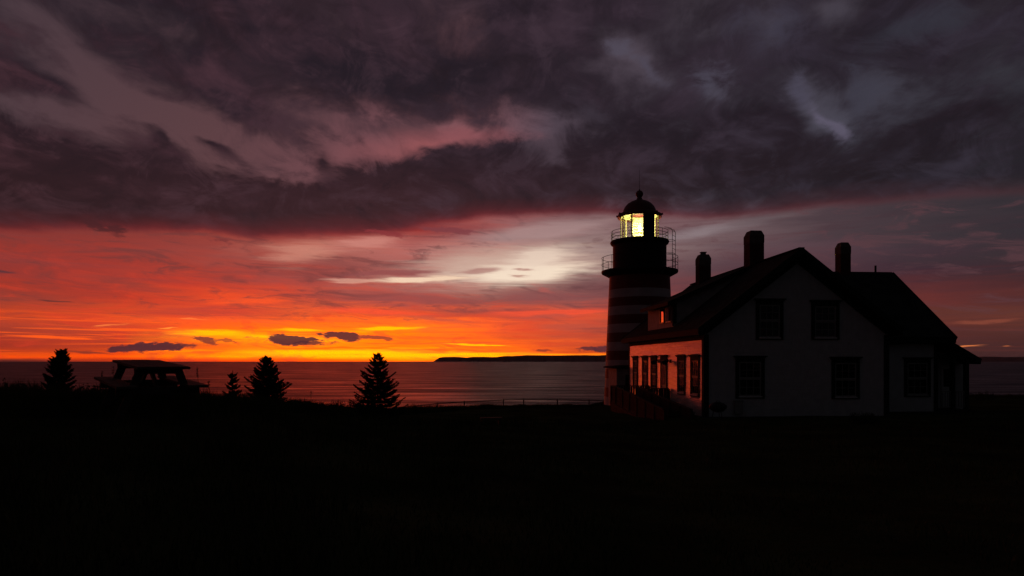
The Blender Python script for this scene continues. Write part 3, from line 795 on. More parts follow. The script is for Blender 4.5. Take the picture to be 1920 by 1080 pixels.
# corner boards, frieze and rake boards
b = MB()
cb = 0.20
for bx in [((-0.035, 0.0, -0.035, 0.20, 0.12, 3.58), (0.001, cb, -0.035, -0.0005, 0.12, 3.66)),
           ((W - cb, W + 0.035, -0.035, -0.0005, 0.12, 3.66), (W + 0.0005, W + 0.035, 0.0, 0.2, 0.12, 3.58)),
           ((-0.035, -0.0005, L - 0.18, L, 0.12, 3.58),), ((W + 0.04, W + 0.18, EV0 - 0.035, EV0 - 0.0005, 0.1, 3.6),),
           ((EX1 - 0.17, EX1 + 0.035, EV0 - 0.035, EV0 - 0.0005, 0.1, 3.6),)]:
    b = MB()
    for q in bx: b.box(*q)
    b.build('corner_board', M_trim, house)
ovh, ovf = 0.36, 0.42
b = MB()
b.box(-0.045, -0.0005, 0.21, L - 0.19, 3.44, 3.60); b.build('frieze', M_trim, house); b = MB()
for sgn in (-1, 1):
    # frieze under the rake on the gable wall
    p0 = Vector((WH + sgn * (WH + 0.02), -0.03, zu(WH + sgn * (WH + 0.02)) - 0.16)); p1 = Vector((WH, -0.03, zu(WH) - 0.16))
    b.bar(p0, p1, 0.09, 0.34, up=(0, 0, 1))
b.build('frieze', M_trim, house); b = MB(); b.box(W + 0.18, EX1 - 0.17, EV0 - 0.04, EV0 - 0.0005, 3.34, 3.56)
b.build('frieze', M_trim, house)

def slope_slab(b, u0, z0, u1, z1, v0, v1, th, mi=0):
    """roof slab between eave (u0,z0) and ridge (u1,z1), from v0 to v1"""
    d = Vector((u1 - u0, z1 - z0)).normalized(); n = Vector((d.y, -d.x))
    if n.y > 0: n = -n
    n = n * th
    b.prism([(u0, z0), (u1, z1), (u1 + 0.0, z1 - th / abs(d.x)), (u0 + n.x, z0 + n.y)], v0, v1, 'y', mi)
b = MB()
slope_slab(b, -ovh, zr(-ovh), WH, RT, -ovf, L + ovf, RTH)
slope_slab(b, W + ovh, zr(W + ovh), WH, RT, -ovf, L + ovf, RTH)
roof = b.build('roof', M_roof, house)
b = MB(); b.bar((WH, -ovf - 0.02, RT + 0.01), (WH, L + ovf + 0.02, RT + 0.01), 0.24, 0.05); b.build('ridge_cap', M_roof, roof)
# rake and eave fascia
b = MB()
for sgn in (-1, 1):
    uu = WH + sgn * (WH + ovh)
    for vv in (-ovf - 0.03, L + ovf + 0.03):
        b.bar((uu, vv, zr(uu) - 0.11), (WH, vv, RT - 0.11), 0.05, 0.24)
    b.box(min(uu, uu + sgn * 0.04), max(uu, uu + sgn * 0.04), -ovf, L + ovf, zr(uu) - 0.28, zr(uu) - 0.02)
    ui = WH + sgn * (WH + 0.001)
    b.box(min(ui, uu), max(ui, uu), -ovf, L + ovf, zr(uu) - 0.30, zr(uu) - 0.27)
b.build('fascia', M_trim, house)

# wing roof (ridge runs across)
b = MB()
def slab_x(b, v0, z0, v1, z1, u0, u1, th):
    d = Vector((v1 - v0, z1 - z0)).normalized()
    n = Vector((d.y, -d.x)); n = -n if n.y > 0 else n
    b.prism([(v0, z0), (v1, z1), (v1, z1 - th / abs(d.x)), (v0 + n.x * th, z0 + n.y * th)], u0, u1, 'x')
EO = 0.62
slab_x(b, EV0 - 0.42, ez(EV0 - 0.42), EVM, RT, WH + 0.3, EX1 + EO, RTH)
slab_x(b, EV1 + 0.42, ez(EV1 + 0.42), EVM, RT, WH + 0.3, EX1 + EO, RTH)
wr = b.build('wing_roof', M_roof, house)
b = MB()
for sgn in (-1, 1):
    vv = EVM + sgn * (EVM - EV0 + 0.42)
    b.bar((EX1 + EO + 0.03, vv, ez(vv) - 0.11), (EX1 + EO + 0.03, EVM, RT - 0.11), 0.05, 0.24)
v_ = EV0 - 0.42
b.box(W + ovh + .05, EX1 + EO, v_ - 0.04, v_, ez(v_) - 0.28, ez(v_) - 0.02); b.box(W + 0.1, EX1 + EO, v_, EV0 - 0.001, ez(v_) - 0.30, ez(v_) - 0.27)
b.build('wing_fascia', M_trim, house)

# shed dormer on the seaward slope
DV0, DV1 = v_of(1262, 0.0), v_of(1214, 0.0)
DU = 0.03; DE = 5.56                                   # front wall line, roof surface above the wall
dk = (RT - DE) / (WH - DU)
zd = lambda u: RT - (WH - u) * dk
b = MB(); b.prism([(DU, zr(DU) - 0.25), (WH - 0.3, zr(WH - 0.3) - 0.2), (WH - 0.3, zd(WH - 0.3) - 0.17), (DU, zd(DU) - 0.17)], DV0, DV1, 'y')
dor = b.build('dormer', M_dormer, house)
b = MB(); slope_slab(b, DU - 0.34, zd(DU - 0.34), WH - 0.02, RT + 0.015, DV0 - 0.25, DV1 + 0.25, 0.13); b.build('dormer_roof', M_roof, dor)
b = MB()
b.box(DU - 0.38, DU - 0.341, DV0 - 0.25, DV1 + 0.25, zd(DU - 0.34) - 0.17, zd(DU - 0.34) + 0.015)
b.bar((DU - 0.36, DV0 - 0.27, zd(DU - .34) - 0.08), (WH - 0.1, DV0 - 0.27, RT - 0.11), 0.04, 0.17)
b.box(DU - 0.04, DU - 0.0005, DV0 - 0.02, DV0 + 0.14, zr(DU) + 0.03, zd(DU) - 0.19); b.box(DU + 0.0, DU + 0.14, DV0 - 0.035, DV0 - 0.0005, zr(DU) + 0.15, zd(DU) - 0.19)
b.build('dormer_trim', M_trim, dor)
def dormer_window(vc, tilt, w=1.0, h=0.86, z=None):
    b = MB(); z = zr(DU) + 0.24
    b.box(-w/2, -w/2 + .1, 0, .04, 0, h); b.box(w/2 - .1, w/2, 0, .04, 0, h); b.box(-w/2 + .1, w/2 - .1, 0, .04, h - .1, h); b.box(-w/2 + .1, w/2 - .1, 0, .06, 0, .07)
    b.box(-.025, .025, 0, .03, .07, h - .1)
    o = b.build('dormer_window', M_sash, house); o.matrix_local = Matrix.Translation((DU, 0, 0)) @ mwin(MS, vc, z)
    for s in (-1, 1):
        p = MB(); xa, xb = sorted((s * .026, s * (w/2 - .101))); p.box(xa, xb, .002, .012, .071, h - .101); q = p.build('pane', M_pane, o); q.rotation_euler = (0, 0, radians(tilt)); q.location = (0, .03, 0)
dormer_window(DV0 + 0.72, -13); dormer_window(DV0 + 1.86, -6)

# chimneys: courses of brick drawn as a body with corbelled, tapering head
def chimney(cu, cv, w, ztop, zbase, cap=False):
    b = MB(); h = w / 2
    b.box(cu - h, cu + h, cv - h, cv + h, zbase, ztop - 0.62)
    def ring(prof):
        for (h0, z0), (h1, z1) in zip(prof, prof[1:]):
            vs = [(cu + sx * hh, cv + sy * hh, zz_) for hh, zz_ in ((h0, z0), (h1, z1)) for sx, sy in ((-1, -1), (1, -1), (1, 1), (-1, 1))]
            b.add(vs, [(0, 1, 5, 4), (1, 2, 6, 5), (2, 3, 7, 6), (3, 0, 4, 7)])
        hh, zz_ = prof[-1]; b.add([(cu - hh, cv - hh, zz_), (cu + hh, cv - hh, zz_), (cu + hh, cv + hh, zz_), (cu - hh, cv + hh, zz_)], [(0, 1, 2, 3)])
    ring([(h, ztop - 0.62), (h + 0.012, ztop - 0.61), (h + 0.012, ztop - 0.25), (h - 0.085, ztop - 0.01), (h - 0.09, ztop)])
    ch = b.build('chimney', M_mortar, house)
    # brick courses proud of the mortar
    q = MB(); z = zbase + 0.3; k = 0
    while z < ztop - 0.70:
        off = 0.0 if k % 2 else 0.11
        for side in range(4):
            x = -h + (0.0 if off == 0 else -0.11)
            while x < h:
                a, c = max(x + .005, -h + .002), min(x + .215, h - .002)
                if c - a > .03:
                    if side == 0: q.box(cu + a, cu + c, cv - h - .006, cv - h + .01, z, z + .062)
                    elif side == 1: q.box(cu + a, cu + c, cv + h - .01, cv + h + .006, z, z + .062)
                    elif side == 2: q.box(cu - h - .006, cu - h + .01, cv + a, cv + c, z, z + .062)
                    else: q.box(cu + h - .01, cu + h + .006, cv + a, cv + c, z, z + .062)
                x += .22
        z += .075; k += 1
    br = q.build('brickwork', M_brick, ch); br['kind'] = 'stuff'
    if cap:
        q = MB(); q.box(cu - .13, cu + .13, cv - .13, cv + .13, ztop, ztop + .13); q.box(cu - .17, cu + .17, cv - .17, cv + .17, ztop + .131, ztop + .17); q.build('flue_cap', M_steel, ch)
    return ch
cv1 = v_of(1413.5, WH); chimney(WH, cv1, 0.72, z_of(434, WH, cv1), 6.3)
cv3 = v_of(1318.5, WH); chimney(WH, cv3, 0.70, z_of(478, WH, cv3), 6.3, True)
cu2 = u_of(1580.5, EVM); chimney(cu2, EVM, 0.56, z_of(455.5, cu2, EVM), 6.4)
b = MB(); up = u_of(1641.5, EVM); b.tube([(up, EVM, 7.0), (up, EVM, z_of(498, up, EVM))], 0.055, 8); b.build('vent_pipe', M_black, house)

# porch lean-to at the right end
PV = 3.3
b = MB()
pr = lambda u: 4.22 - (u - EX1) * 0.56
PU = u_of(1838, PV) 
b.prism([(EX1 + .02, pr(EX1)), (PU, pr(PU)), (PU, pr(PU) - .16), (EX1 + .02, pr(EX1) - .16)], PV, 10.2, 'y')
b.build('porch_roof', M_roof, house)
b = MB()
b.bar((EX1 + .02, PV - .025, pr(EX1) - .14), (PU, PV - .025, pr(PU) - .14), .045, .24); b.box(PU + .001, PU + .04, PV, 10.2, pr(PU) - .28, pr(PU) - .01)
b.box(EX1 + .03, PU - .55, PV + .02, PV + .14, 2.62, 2.86)
b.build('porch_fascia', M_trim, house)
b = MB(); b.box(EX1 + .001, u_of(1806, 4.7), 4.7, 9.9, -.6, 2.95); b.build('porch_wall', M_shingle, house)
for pxp in (1812, 1786):
    uu = u_of(pxp, PV + .1)
    b = MB(); b.box(-.09, .09, -.09, .09, -.9, pr(uu) - .17); o = b.build('porch_post', M_trim, house); o.location = (uu, PV + .12, 0)
b = MB(); b.box(EX1 + .02, PU - .5, PV, 4.69, -.7, .12); b.build('porch_floor', M_rwood, house)
b = MB(); ua, ub = u_of(1764, 4.7), u_of(1784, 4.7)
b.box(ua, ub, 4.64, 4.699, .13, 2.3); pdoor = b.build('porch_door', M_sill, house)
b = MB(); b.box(ua + .1, ub - .1, 4.632, 4.6395, 1.2, 2.1); b.build('pane', M_pane, pdoor)
b = MB()
uA_, uB_ = u_of(1764, PV + .1), u_of(1811, PV + .1)
b.box(uA_, uB_, PV + .09, PV + .14, .98, 1.04)
b.box(uA_, uB_, PV + .09, PV + .14, .22, .27)
b.build('porch_rail', M_sash, house)
k = uA_ + .1
first = None
while k < uB_ - .05:
    if first is None:
        b = MB(); b.box(-.018, .018, -.018, .018, .271, .979); first = b.build('baluster', M_sash, house); o = first
    else: o = share(first, 'baluster', house)
    o.location = (k, PV + .115, 0); k += .14

# two swivel floodlights over the door, unlit
for pxl in (1236, 1257.5):
    vl = v_of(pxl); zl = z_of(677, 0, vl)
    b = MB(); b.box(-.09, .09, 0, .05, -.09, .09); b.tube([(0, .05, 0), (0, .16, .02), (-.06, .24, -.02)], .022, 6)
    b.tube([(-.04, .16, .02), (-.24, .34, -.07)], [.055, .12], 10); b.tube([(.04, .16, .02), (.22, .32, -.09)], [.05, .11], 10)
    o = b.build('wall_lamp', M_black, house); o.matrix_local = mwin(MS, vl, zl)

# ================================================================== access ramp and landing
rampT = empty('access_ramp', O, TH)
tag(rampT, 'weathered wooden access ramp with boarded railing along the red-lit side wall', 'ramp')
FZ = 0.22
b = MB()
for i in range(int((8.4 - 4.8) / .145)):
    v0 = 4.8 + i * .145; b.box(-1.07, -.06, v0, v0 + .135, FZ - .035, FZ)
b.build('landing_deck', M_rwood, rampT)['kind'] = 'stuff'
b = MB()
for i in range(int((8.4 - 7.2) / .145)):
    v0 = 7.2 + i * .145; b.box(-2.2, -1.075, v0, v0 + .135, FZ - .035, FZ)
n = int((7.2 + 1.6) / .145)
rz_ = lambda v: FZ - 0.60 * max(0, (7.2 - v)) / 8.8
for i in range(n):
    v0 = -1.6 + i * .145
    b.add([(x, v, z) for x, v, z in [(-2.2, v0, rz_(v0) - .035), (-1.12, v0, rz_(v0) - .035), (-1.12, v0 + .135, rz_(v0 + .135) - .035), (-2.2, v0 + .135, rz_(v0 + .135) - .035),
                                      (-2.2, v0, rz_(v0)), (-1.12, v0, rz_(v0)), (-1.12, v0 + .135, rz_(v0 + .135)), (-2.2, v0 + .135, rz_(v0 + .135))]],
          [(0, 3, 2, 1), (4, 5, 6, 7), (0, 1, 5, 4), (1, 2, 6, 5), (2, 3, 7, 6), (3, 0, 4, 7)])
b.build('ramp_deck', M_rwood, rampT)['kind'] = 'stuff'
RH = 0.93
def railing(p, q, zp, zq, seg=1.45, boards=True, top_w=.13):
    p = Vector(p); q = Vector(q); ln = (q - p).length; n = max(1, round(ln / seg))
    for i in range(n + 1):
        t = i / n; c = p.lerp(q, t); z = zp + (zq - zp) * t
        b = MB(); b.box(-.045, .045, -.045, .045, -1.0, RH - .03); o = b.build('post', M_rwood, rampT); o.location = (c.x, c.y, z)
    b = MB(); b.bar((p.x, p.y, zp + RH), (q.x, q.y, zq + RH), top_w, .04); b.build('handrail', M_rwood, rampT)
    b = MB(); b.bar((p.x, p.y, zp + .06), (q.x, q.y, zq + .06), .04, .12); b.build('bottom_rail', M_rwood, rampT)
    if boards:
        d = (q - p).normalized(); m_ = int(ln / .125); src = None
        for i in range(m_):
            t = (i + .5) / m_; c = p.lerp(q, t); z = zp + (zq - zp) * t
            if src is None:
                b = MB(); b.box(-.048, .048, -.012, .012, -.30, RH - .025); src = b.build('baluster', M_rwood, rampT); o = src
            else: o = share(src, 'baluster', rampT)
            o.location = (c.x, c.y, z); o.rotation_euler = (0, 0, atan2(d.y, d.x) + random.uniform(-.05, .05))
railing((-2.2, -1.6), (-2.2, 7.2), rz_(-1.6), FZ)
railing((-2.2, 7.2), (-2.2, 8.4), FZ, FZ)
railing((-2.2, 8.4), (-.08, 8.4), FZ, FZ)
railing((-1.10, -1.6), (-1.10, 7.2), rz_(-1.6), FZ)
railing((-1.0, 4.8), (-.08, 4.8), FZ, FZ)
b = MB()
for i in range(60):
    v0 = -1.6 + i * .165
    z = rz_(v0) - .05
    b.box(-2.245, -2.222, v0, v0 + .155, -.75, z)
b.build('skirting_boards', M_rwood, rampT)['kind'] = 'stuff'
b = MB(); b.bar((-2.26, -1.6, rz_(-1.6) - .02), (-2.26, 8.4, FZ - .02), .03, .16); b.build('rim_board', M_rwood, rampT)

# ================================================================== lighthouse
TX, TY, PXM = (1199 - 960) / F * 48.0, 48.0, 48.0 / F
light = empty('lighthouse', (TX, TY, 0))
tag(light, 'round lighthouse with horizontal red and white bands, lit lantern room and two railed galleries', 'lighthouse')
def zt(py): return (HY - py) * PXM
edges = [528, 545, 560.5, 576.5, 592.5, 609, 625, 642, 658, 675, 692, 709, 726, 743, 760]
def rt(z): return 2.475 + (2.1 - 2.475) * (z - zt(757)) / (zt(520) - zt(757))
prof = [(rt(zt(790)), zt(800))]; mis = []
cur = 1
for e in reversed(edges):
    # band below edge e
    prof.append((rt(zt(e)), zt(e))); mis.append(cur); cur = 1 - cur
prof.append((rt(zt(516)), zt(516))); mis.append(1)
prof2, mis2 = [prof[0]], []
for (a, c), mi_ in zip(zip(prof, prof[1:]), mis):
    prof2.append(c); mis2.append(mi_)
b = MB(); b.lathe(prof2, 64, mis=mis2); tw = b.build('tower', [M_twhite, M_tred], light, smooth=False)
# lower gallery
b = MB()
b.lathe([(2.1, zt(520)), (2.2, zt(519)), (2.45, zt(514.5)), (2.62, zt(513)), (2.66, zt(511)), (2.66, zt(508.5)), (2.0, zt(508.4))], 64)
lg = b.build('lower_gallery', M_black, light)
b = MB()
for k in range(20):
    a = 2 * pi * k / 20
    Rm = Matrix.Rotation(a, 4, 'Z')
    b.add([Rm @ Vector(p) for p in [(2.05,-.05,zt(521)),(2.62,-.05,zt(512.9)),(2.05,-.05,zt(512.9)),(2.05,.05,zt(521)),(2.62,.05,zt(512.9)),(2.05,.05,zt(512.9))]], [(0,1,2),(3,5,4),(0,3,4,1),(0,2,5,3),(1,4,5,2)])
b.build('bracket', M_black, lg)
b = MB(); b.lathe([(1.86, zt(509)), (1.86, zt(462)), (1.9, zt(460)), (1.97, zt(459))], 64); b.build('watch_room', M_black, light)
b = MB(); b.lathe([(1.9, zt(459.5)), (2.0, zt(458)), (2.05, zt(455)), (2.0, zt(452.3)), (1.2, zt(452.2))], 64); ug = b.build('upper_gallery', M_black, light)
def rail_ring(par, R, zf, h, n, mids, rr=.017):
    for zz_ in [h] + mids:
        b = MB(); pts = [(R * cos(2 * pi * k / 72), R * sin(2 * pi * k / 72), zf + zz_) for k in range(73)]
        b.tube(pts, rr, 6, cap=False); b.build('rail', M_black, par)
    for k in range(n):
        a = 2 * pi * (k + .35) / n
        b = MB(); b.tube([(0, 0, 0), (0, 0, h)], rr, 6); o = b.build('post', M_black, par); o.location = (R * cos(a), R * sin(a), zf)
rail_ring(lg, 2.63, zt(508.5), .93, 14, [.47])
rail_ring(ug, 1.97, zt(452.5), .66, 12, [.22, .44])
# ladder between the galleries, on the right
la = radians(-30); lrot = Matrix.Rotation(la, 4, 'Z')
b = MB()
xo = 2.46
def LP(t, z, r=xo): return lrot @ Vector((r, t, z))
lr = .36
for t in (-lr, lr):
    b.tube([LP(t, zt(508)), LP(t, zt(441)), LP(t, zt(436), xo - .08), LP(t, zt(433.5), xo - .3), LP(t, zt(432), xo - .55)], .02, 6)
for k in range(9):
    z = zt(504) + (zt(440) - zt(504)) * k / 8
    b.tube([LP(-lr, z), LP(lr, z)], .014, 6)
for z in (zt(456), zt(480)):
    for t in (-lr, lr): b.tube([LP(t, z), LP(t, z, 1.86)], .014, 6)
b.build('ladder', M_black, light)

# lantern room: ten sides
LR = 1.29; NS = 10
# vertices listed by angle measured from the camera direction, clockwise to the right
vang = [radians(-70 + 36 * k) for k in range(NS)]
def LV(a, r): return Vector((r * sin(a), -r * cos(a), 0))
zb, ztp = zt(452), zt(404.5)
b = MB()
for k in range(NS):
    a = vang[k]; p = LV(a, LR)
    b.bar((p.x, p.y, zb), (p.x, p.y, ztp), .075, .075, up=(sin(a), -cos(a), 0))
b.build('glazing_bar', M_cream, light)
b = MB()
for k in range(NS):
    p, q = LV(vang[k], LR + .035), LV(vang[(k + 1) % NS], LR + .035)
    b.bar((p.x, p.y, zb + .05), (q.x, q.y, zb + .05), .05, .1); b.bar((p.x, p.y, ztp - .03), (q.x, q.y, ztp - .03), .05, .08)
b.build('glazing_frame', M_black, light)
for k in range(NS):
    p, q = LV(vang[k], LR + .0), LV(vang[(k + 1) % NS], LR + .0)
    if k == 2:
        b = MB(); b.bar((LV(vang[k], LR + .05).x, LV(vang[k], LR + .05).y, (zb + ztp) / 2), (LV(vang[k + 1], LR + .05).x, LV(vang[k + 1], LR + .05).y, (zb + ztp) / 2), .04, ztp - zb)
        b.build('blank_panel', M_black, light)
    else:
        d = (q - p).normalized() * .045
        b = MB(); b.add([p + d + Vector((0, 0, zb + .1)), q - d + Vector((0, 0, zb + .1)), q - d + Vector((0, 0, ztp - .07)), p + d + Vector((0, 0, ztp - .07))], [(0, 1, 2, 3)])
        b.build('lantern_pane', M_glass, light)
# dome, cornice with small spouts, ball finial, rod
b = MB()
b.lathe([(1.25, zt(404.4)), (1.44, zt(404)), (1.50, zt(406.5)), (1.52, zt(409)), (1.54, zt(407)), (1.50, zt(402.5)), (1.30, zt(400)), (1.17, zt(399)), (1.13, zt(394)), (1.02, zt(388)), (.84, zt(382.5)), (.60, zt(378.5)), (.36, zt(376)), (.22, zt(374.5)), (.18, zt(371.5)), (.13, zt(369))], 40, cap=True)
dome = b.build('dome', M_dome, light, smooth=False)
b = MB()
for k in range(NS):
    a = vang[k]; p = LV(a, 1.5); q = LV(a, 1.62)
    b.bar((p.x, p.y, zt(404)), (q.x, q.y, zt(403)), .07, .13)
b.build('spout', M_dome, dome)
b = MB(); b.lathe([(.02, zt(371))] + [(.265 * sin(t), zt(364) - .265 * cos(t)) for t in [pi * j / 12 for j in range(1, 12)]] + [(.06, zt(357.2)), (.03, zt(355))], 24); b.build('ball_finial', M_dome, dome, smooth=True)
b = MB(); b.tube([(0, 0, zt(357)), (0, 0, zt(318))], [.014, .006], 6); b.build('lightning_rod', M_black, dome)
# inside: cream ceiling ring, floor, lens on pedestal, bulb
b = MB(); b.lathe([(1.24, ztp - .08), (1.24, ztp - .02), (.3, ztp + .02)], 40, cap=False); b.lathe([(1.22, zb + .02), (.2, zb + .025)], 40, cap=False); b.build('lantern_lining', M_cream, light)
lens = empty('lens', (0, 0, 0)); lens.parent = light
b = MB(); b.lathe([(.30, zb + .02), (.22, zb + .06), (.22, zb + .22), (.40, zb + .26), (.40, zb + .30)], 24); b.build('pedestal', M_cream, lens)
lc = zb + .92
for k in range(13):
    t = -1.05 + 2.1 * k / 12
    z = lc + .56 * sin(t) / sin(1.05); r = .18 + .34 * cos(t) ** .8
    b = MB(); hh = .035
    b.lathe([(r - .02, z - hh), (r + .02, z - hh * .5), (r + .03, z), (r + .02, z + hh * .5), (r - .02, z + hh)], 28, cap=False)
    b.build('prism_ring', M_lens, lens, smooth=True)
b = MB()
for k in range(6):
    a = 2 * pi * (k + .2) / 6
    pts = []
    for j in range(9):
        t = -1.1 + 2.2 * j / 8
        r = .22 + .35 * max(cos(t), 0) ** .8
        pts.append((r * cos(a), r * sin(a), lc + .6 * sin(t) / sin(1.1)))
    b.tube(pts, .014, 6)
b.build('brass_frame', M_black, lens)
b = MB(); b.tube([(0, 0, lc - .18), (0, 0, lc - .1), (0, 0, lc + .1), (0, 0, lc + .18)], [.03, .08, .08, .03], 12); b.build('bulb', M_bulb, lens)
# lens housing plate to the right of the beam
b = MB(); b.box(.12, .30, -.62, -.56, lc - .25, lc + .12); b.build('shade_plate', M_black, lens)
lamp_d = bpy.data.lights.new('lantern_lamp', 'POINT'); lamp_d.energy = 260.0; lamp_d.color = (1.0, 0.92, 0.54); lamp_d.shadow_soft_size = 0.16
lamp = bpy.data.objects.new('lantern_lamp', lamp_d); C.objects.link(lamp); lamp.location = (TX, TY, lc)

# small entry building at the foot of the tower
ex = at(1166, 700, 44.6)
ent = empty('entry_shed', (ex.x, 44.6, gz(ex.x, 44.6)), TH)
tag(ent, 'small white entry building with a low roof at the foot of the lighthouse', 'shed')
hh = at(0, 691, 43.6).z - ent.location.z
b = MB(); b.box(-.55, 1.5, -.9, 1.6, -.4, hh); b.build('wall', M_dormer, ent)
b = MB(); b.prism([(-.85, hh + .02), (1.8, hh - .02), (1.8, hh + .10), (.5, hh + .22), (-.85, hh + .12)], -1.15, 1.8, 'y'); b.build('roof', M_roof, ent)
b = MB(); b.box(.02, .42, -.935, -.901, .2, 2.05); d_ = b.build('door', M_trim, ent)
b = MB(); b.tube([(.08, -.94, 1.1), (.08, -.98, 1.1)], .02, 6); b.build('handle', M_steel, d_)

# ================================================================== picnic table
pc = Vector((-5.73, 10.78, -0.04)); ld = Vector((1.297, -1.6, -0.105)).normalized()
table = empty('picnic_table', (pc.x, pc.y, pc.z - .75))
lx = ld; ly = Vector((0, 0, 1)).cross(lx).normalized(); lz = lx.cross(ly)
table.matrix_world = Matrix.Translation(pc - lz * .75) @ Matrix((lx, ly, lz)).transposed().to_4x4()
tag(table, 'dark wooden picnic table with attached benches standing between small spruces on the left', 'picnic table')
for k in range(5):
    b = MB(); b.box(-1.03, 1.03, -.067, .067, 0, .036); o = b.build('top_plank', M_wood, table); o.location = (random.uniform(-.008, .008), (k - 2) * .142, .715 + random.uniform(-.002, .002))
for s in (-1, 1):
    for k in range(2):
        b = MB(); b.box(-1.03, 1.03, -.067, .067, 0, .036); o = b.build('bench_plank', M_wood, table); o.location = (random.uniform(-.008, .008), s * (.385 + k * .142 + .02), .435)
for e in (-.68, .68):
    b = MB(); b.bar((e, -.33, .67), (e, .33, .67), .038, .089); b.build('top_cleat', M_wood, table)
    b = MB(); b.bar((e, -.57, .375), (e, .57, .375), .038, .12); b.build('bench_support', M_wood, table)
    for s in (-1, 1):
        b = MB(); b.bar((e + .04, s * .25, .70), (e + .04, s * .60, -.22), .038, .11, up=(0, 1, 0)); b.build('leg', M_wood, table)
b = MB(); b.bar((-.64, 0, .36), (-.05, 0, .70), .038, .09); b.bar((.64, 0, .36), (.05, 0, .70), .038, .09); b.build('brace', M_wood, table)

# ================================================================== spruces
def spruce(px, py_top, Y, py_base, wpx, seed, label, levels=15, open_=0.0, lean=0.0, group='small spruces on the headland', prof=None):
    rnd = random.Random(seed)
    base = at(px, py_base, Y); g = gz(base.x, Y)
    top = at(px, py_top, Y).z
    H = top - g; Rm = wpx / 2 / F * Y
    o = empty('spruce_tree', (base.x, Y, g)); tag(o, label, 'spruce tree', group)
    b = MB(); pts = [(lean * (k / 6) ** 2 + rnd.uniform(-.01, .01), rnd.uniform(-.01, .01), H * k / 6 - .1) for k in range(7)]
    b.tube(pts, [.05 * H * .5 * (1 - k / 6.5) + .006 for k in range(7)], 8); b.build('trunk', M_bark, o)
    b = MB()
    def twig(p, d, ln, w):
        # flat spray of needles: several narrow blades along both sides of the shoot
        d = d.normalized(); s = d.cross(Vector((0, 0, 1)))
        if s.length < .1: s = Vector((1, 0, 0))
        s.normalize(); n = s.cross(d)
        k = max(3, int(ln / .028))
        for i in range(k):
            t = i / k; q = p + d * ln * t
            ww = w * 1.5 * (1 - t * .5)
            for sg in (-1, 1):
                dr = (d * .75 + s * sg * rnd.uniform(.5, .9) + n * rnd.uniform(-.55, .65)).normalized()
                e = q + dr * ww * rnd.uniform(.7, 1.25); pw = (d * .5 + n * .5).normalized() * .019
                b.add([q - pw, q + pw, e], [(0, 1, 2)])
    zc = 0.07
    while zc < .97:
        t = zc
        rad = Rm * (prof(t) if prof else (1 - t) ** .80) * rnd.uniform(.80, 1.10) + .03
        nb = max(5, int(7 * (1 - t) + 5)); a0 = rnd.uniform(0, 6.28)
        for i in range(nb):
            if rnd.random() < open_: continue
            a = a0 + 2 * pi * i / nb + rnd.uniform(-.22, .22)
            ln = rad * (rnd.uniform(.55, 1.0) if rnd.random() < .6 else rnd.uniform(.90, 1.04))
            z0 = zc * H + rnd.uniform(-.012, .012) * H
            rise = .36 * t ** 1.2 - .05 + rnd.uniform(-.10, .10)
            dirv = Vector((cos(a), sin(a), 0)); sv = dirv.cross(Vector((0, 0, 1)))
            ns = 7; P = []
            for j in range(ns + 1):
                q = j / ns
                P.append(Vector((lean * t * t, 0, z0)) + dirv * ln * q + Vector((0, 0, ln * (rise * q - .30 * q * (1 - q) + .14 * q ** 3))))
            b.tube(P, [.010 * (1 - j / 8) + .003 for j in range(ns + 1)], 4, cap=False)
            for j in range(2, ns + 1):
                p = P[j]; dd = (P[j] - P[j - 1]).normalized()
                sl_ = ln * .34 * (1.15 - .75 * (j / ns)) + .035
                for sg in (-1, 1):
                    twig(p, dd * .8 + sv * sg * rnd.uniform(.6, 1.0) + Vector((0, 0, rnd.uniform(-.18, .10))), sl_ * rnd.uniform(.7, 1.15), .050)
                    twig(p - dd * .03, dd * 1.2 + sv * sg * .45 + Vector((0, 0, rnd.uniform(-.55, .0))), sl_ * .8, .045)
                    if j < ns: twig(p, dd * .5 + sv * sg * .3 + Vector((0, 0, -.9)), sl_ * .35, .04)
                twig(P[j - 1], P[j] - P[j - 1], (P[j] - P[j - 1]).length * 1.2, .05)
            twig(P[-1], P[-1] - P[-2], .08 + .04 * rnd.random(), .05)
        zc += .040 + .024 * (1 - zc) + rnd.uniform(-.008, .012)
    twig(Vector((lean, 0, H * .94)), Vector((0, 0, 1)), H * .06, .045)
    b.build('crown', M_needle, o)
    return o
spruce(708, 660, 27.0, 772, 122, 5, 'largest dark spruce, standing alone in front of the sea at the fence end')
spruce(500, 668, 24.0, 752, 90, 12, 'round-topped spruce right of the picnic table beside a smaller one', prof=lambda t: (1 - t ** 1.9) ** 1.0 * .95)
spruce(436, 694, 24.6, 750, 96, 24, 'smallest spruce, a thin low one just left of the round-topped spruce')
spruce(108, 656, 17.5, 742, 76, 31, 'leftmost spruce, ragged and leaning, left of the picnic table', open_=.25, lean=.10)

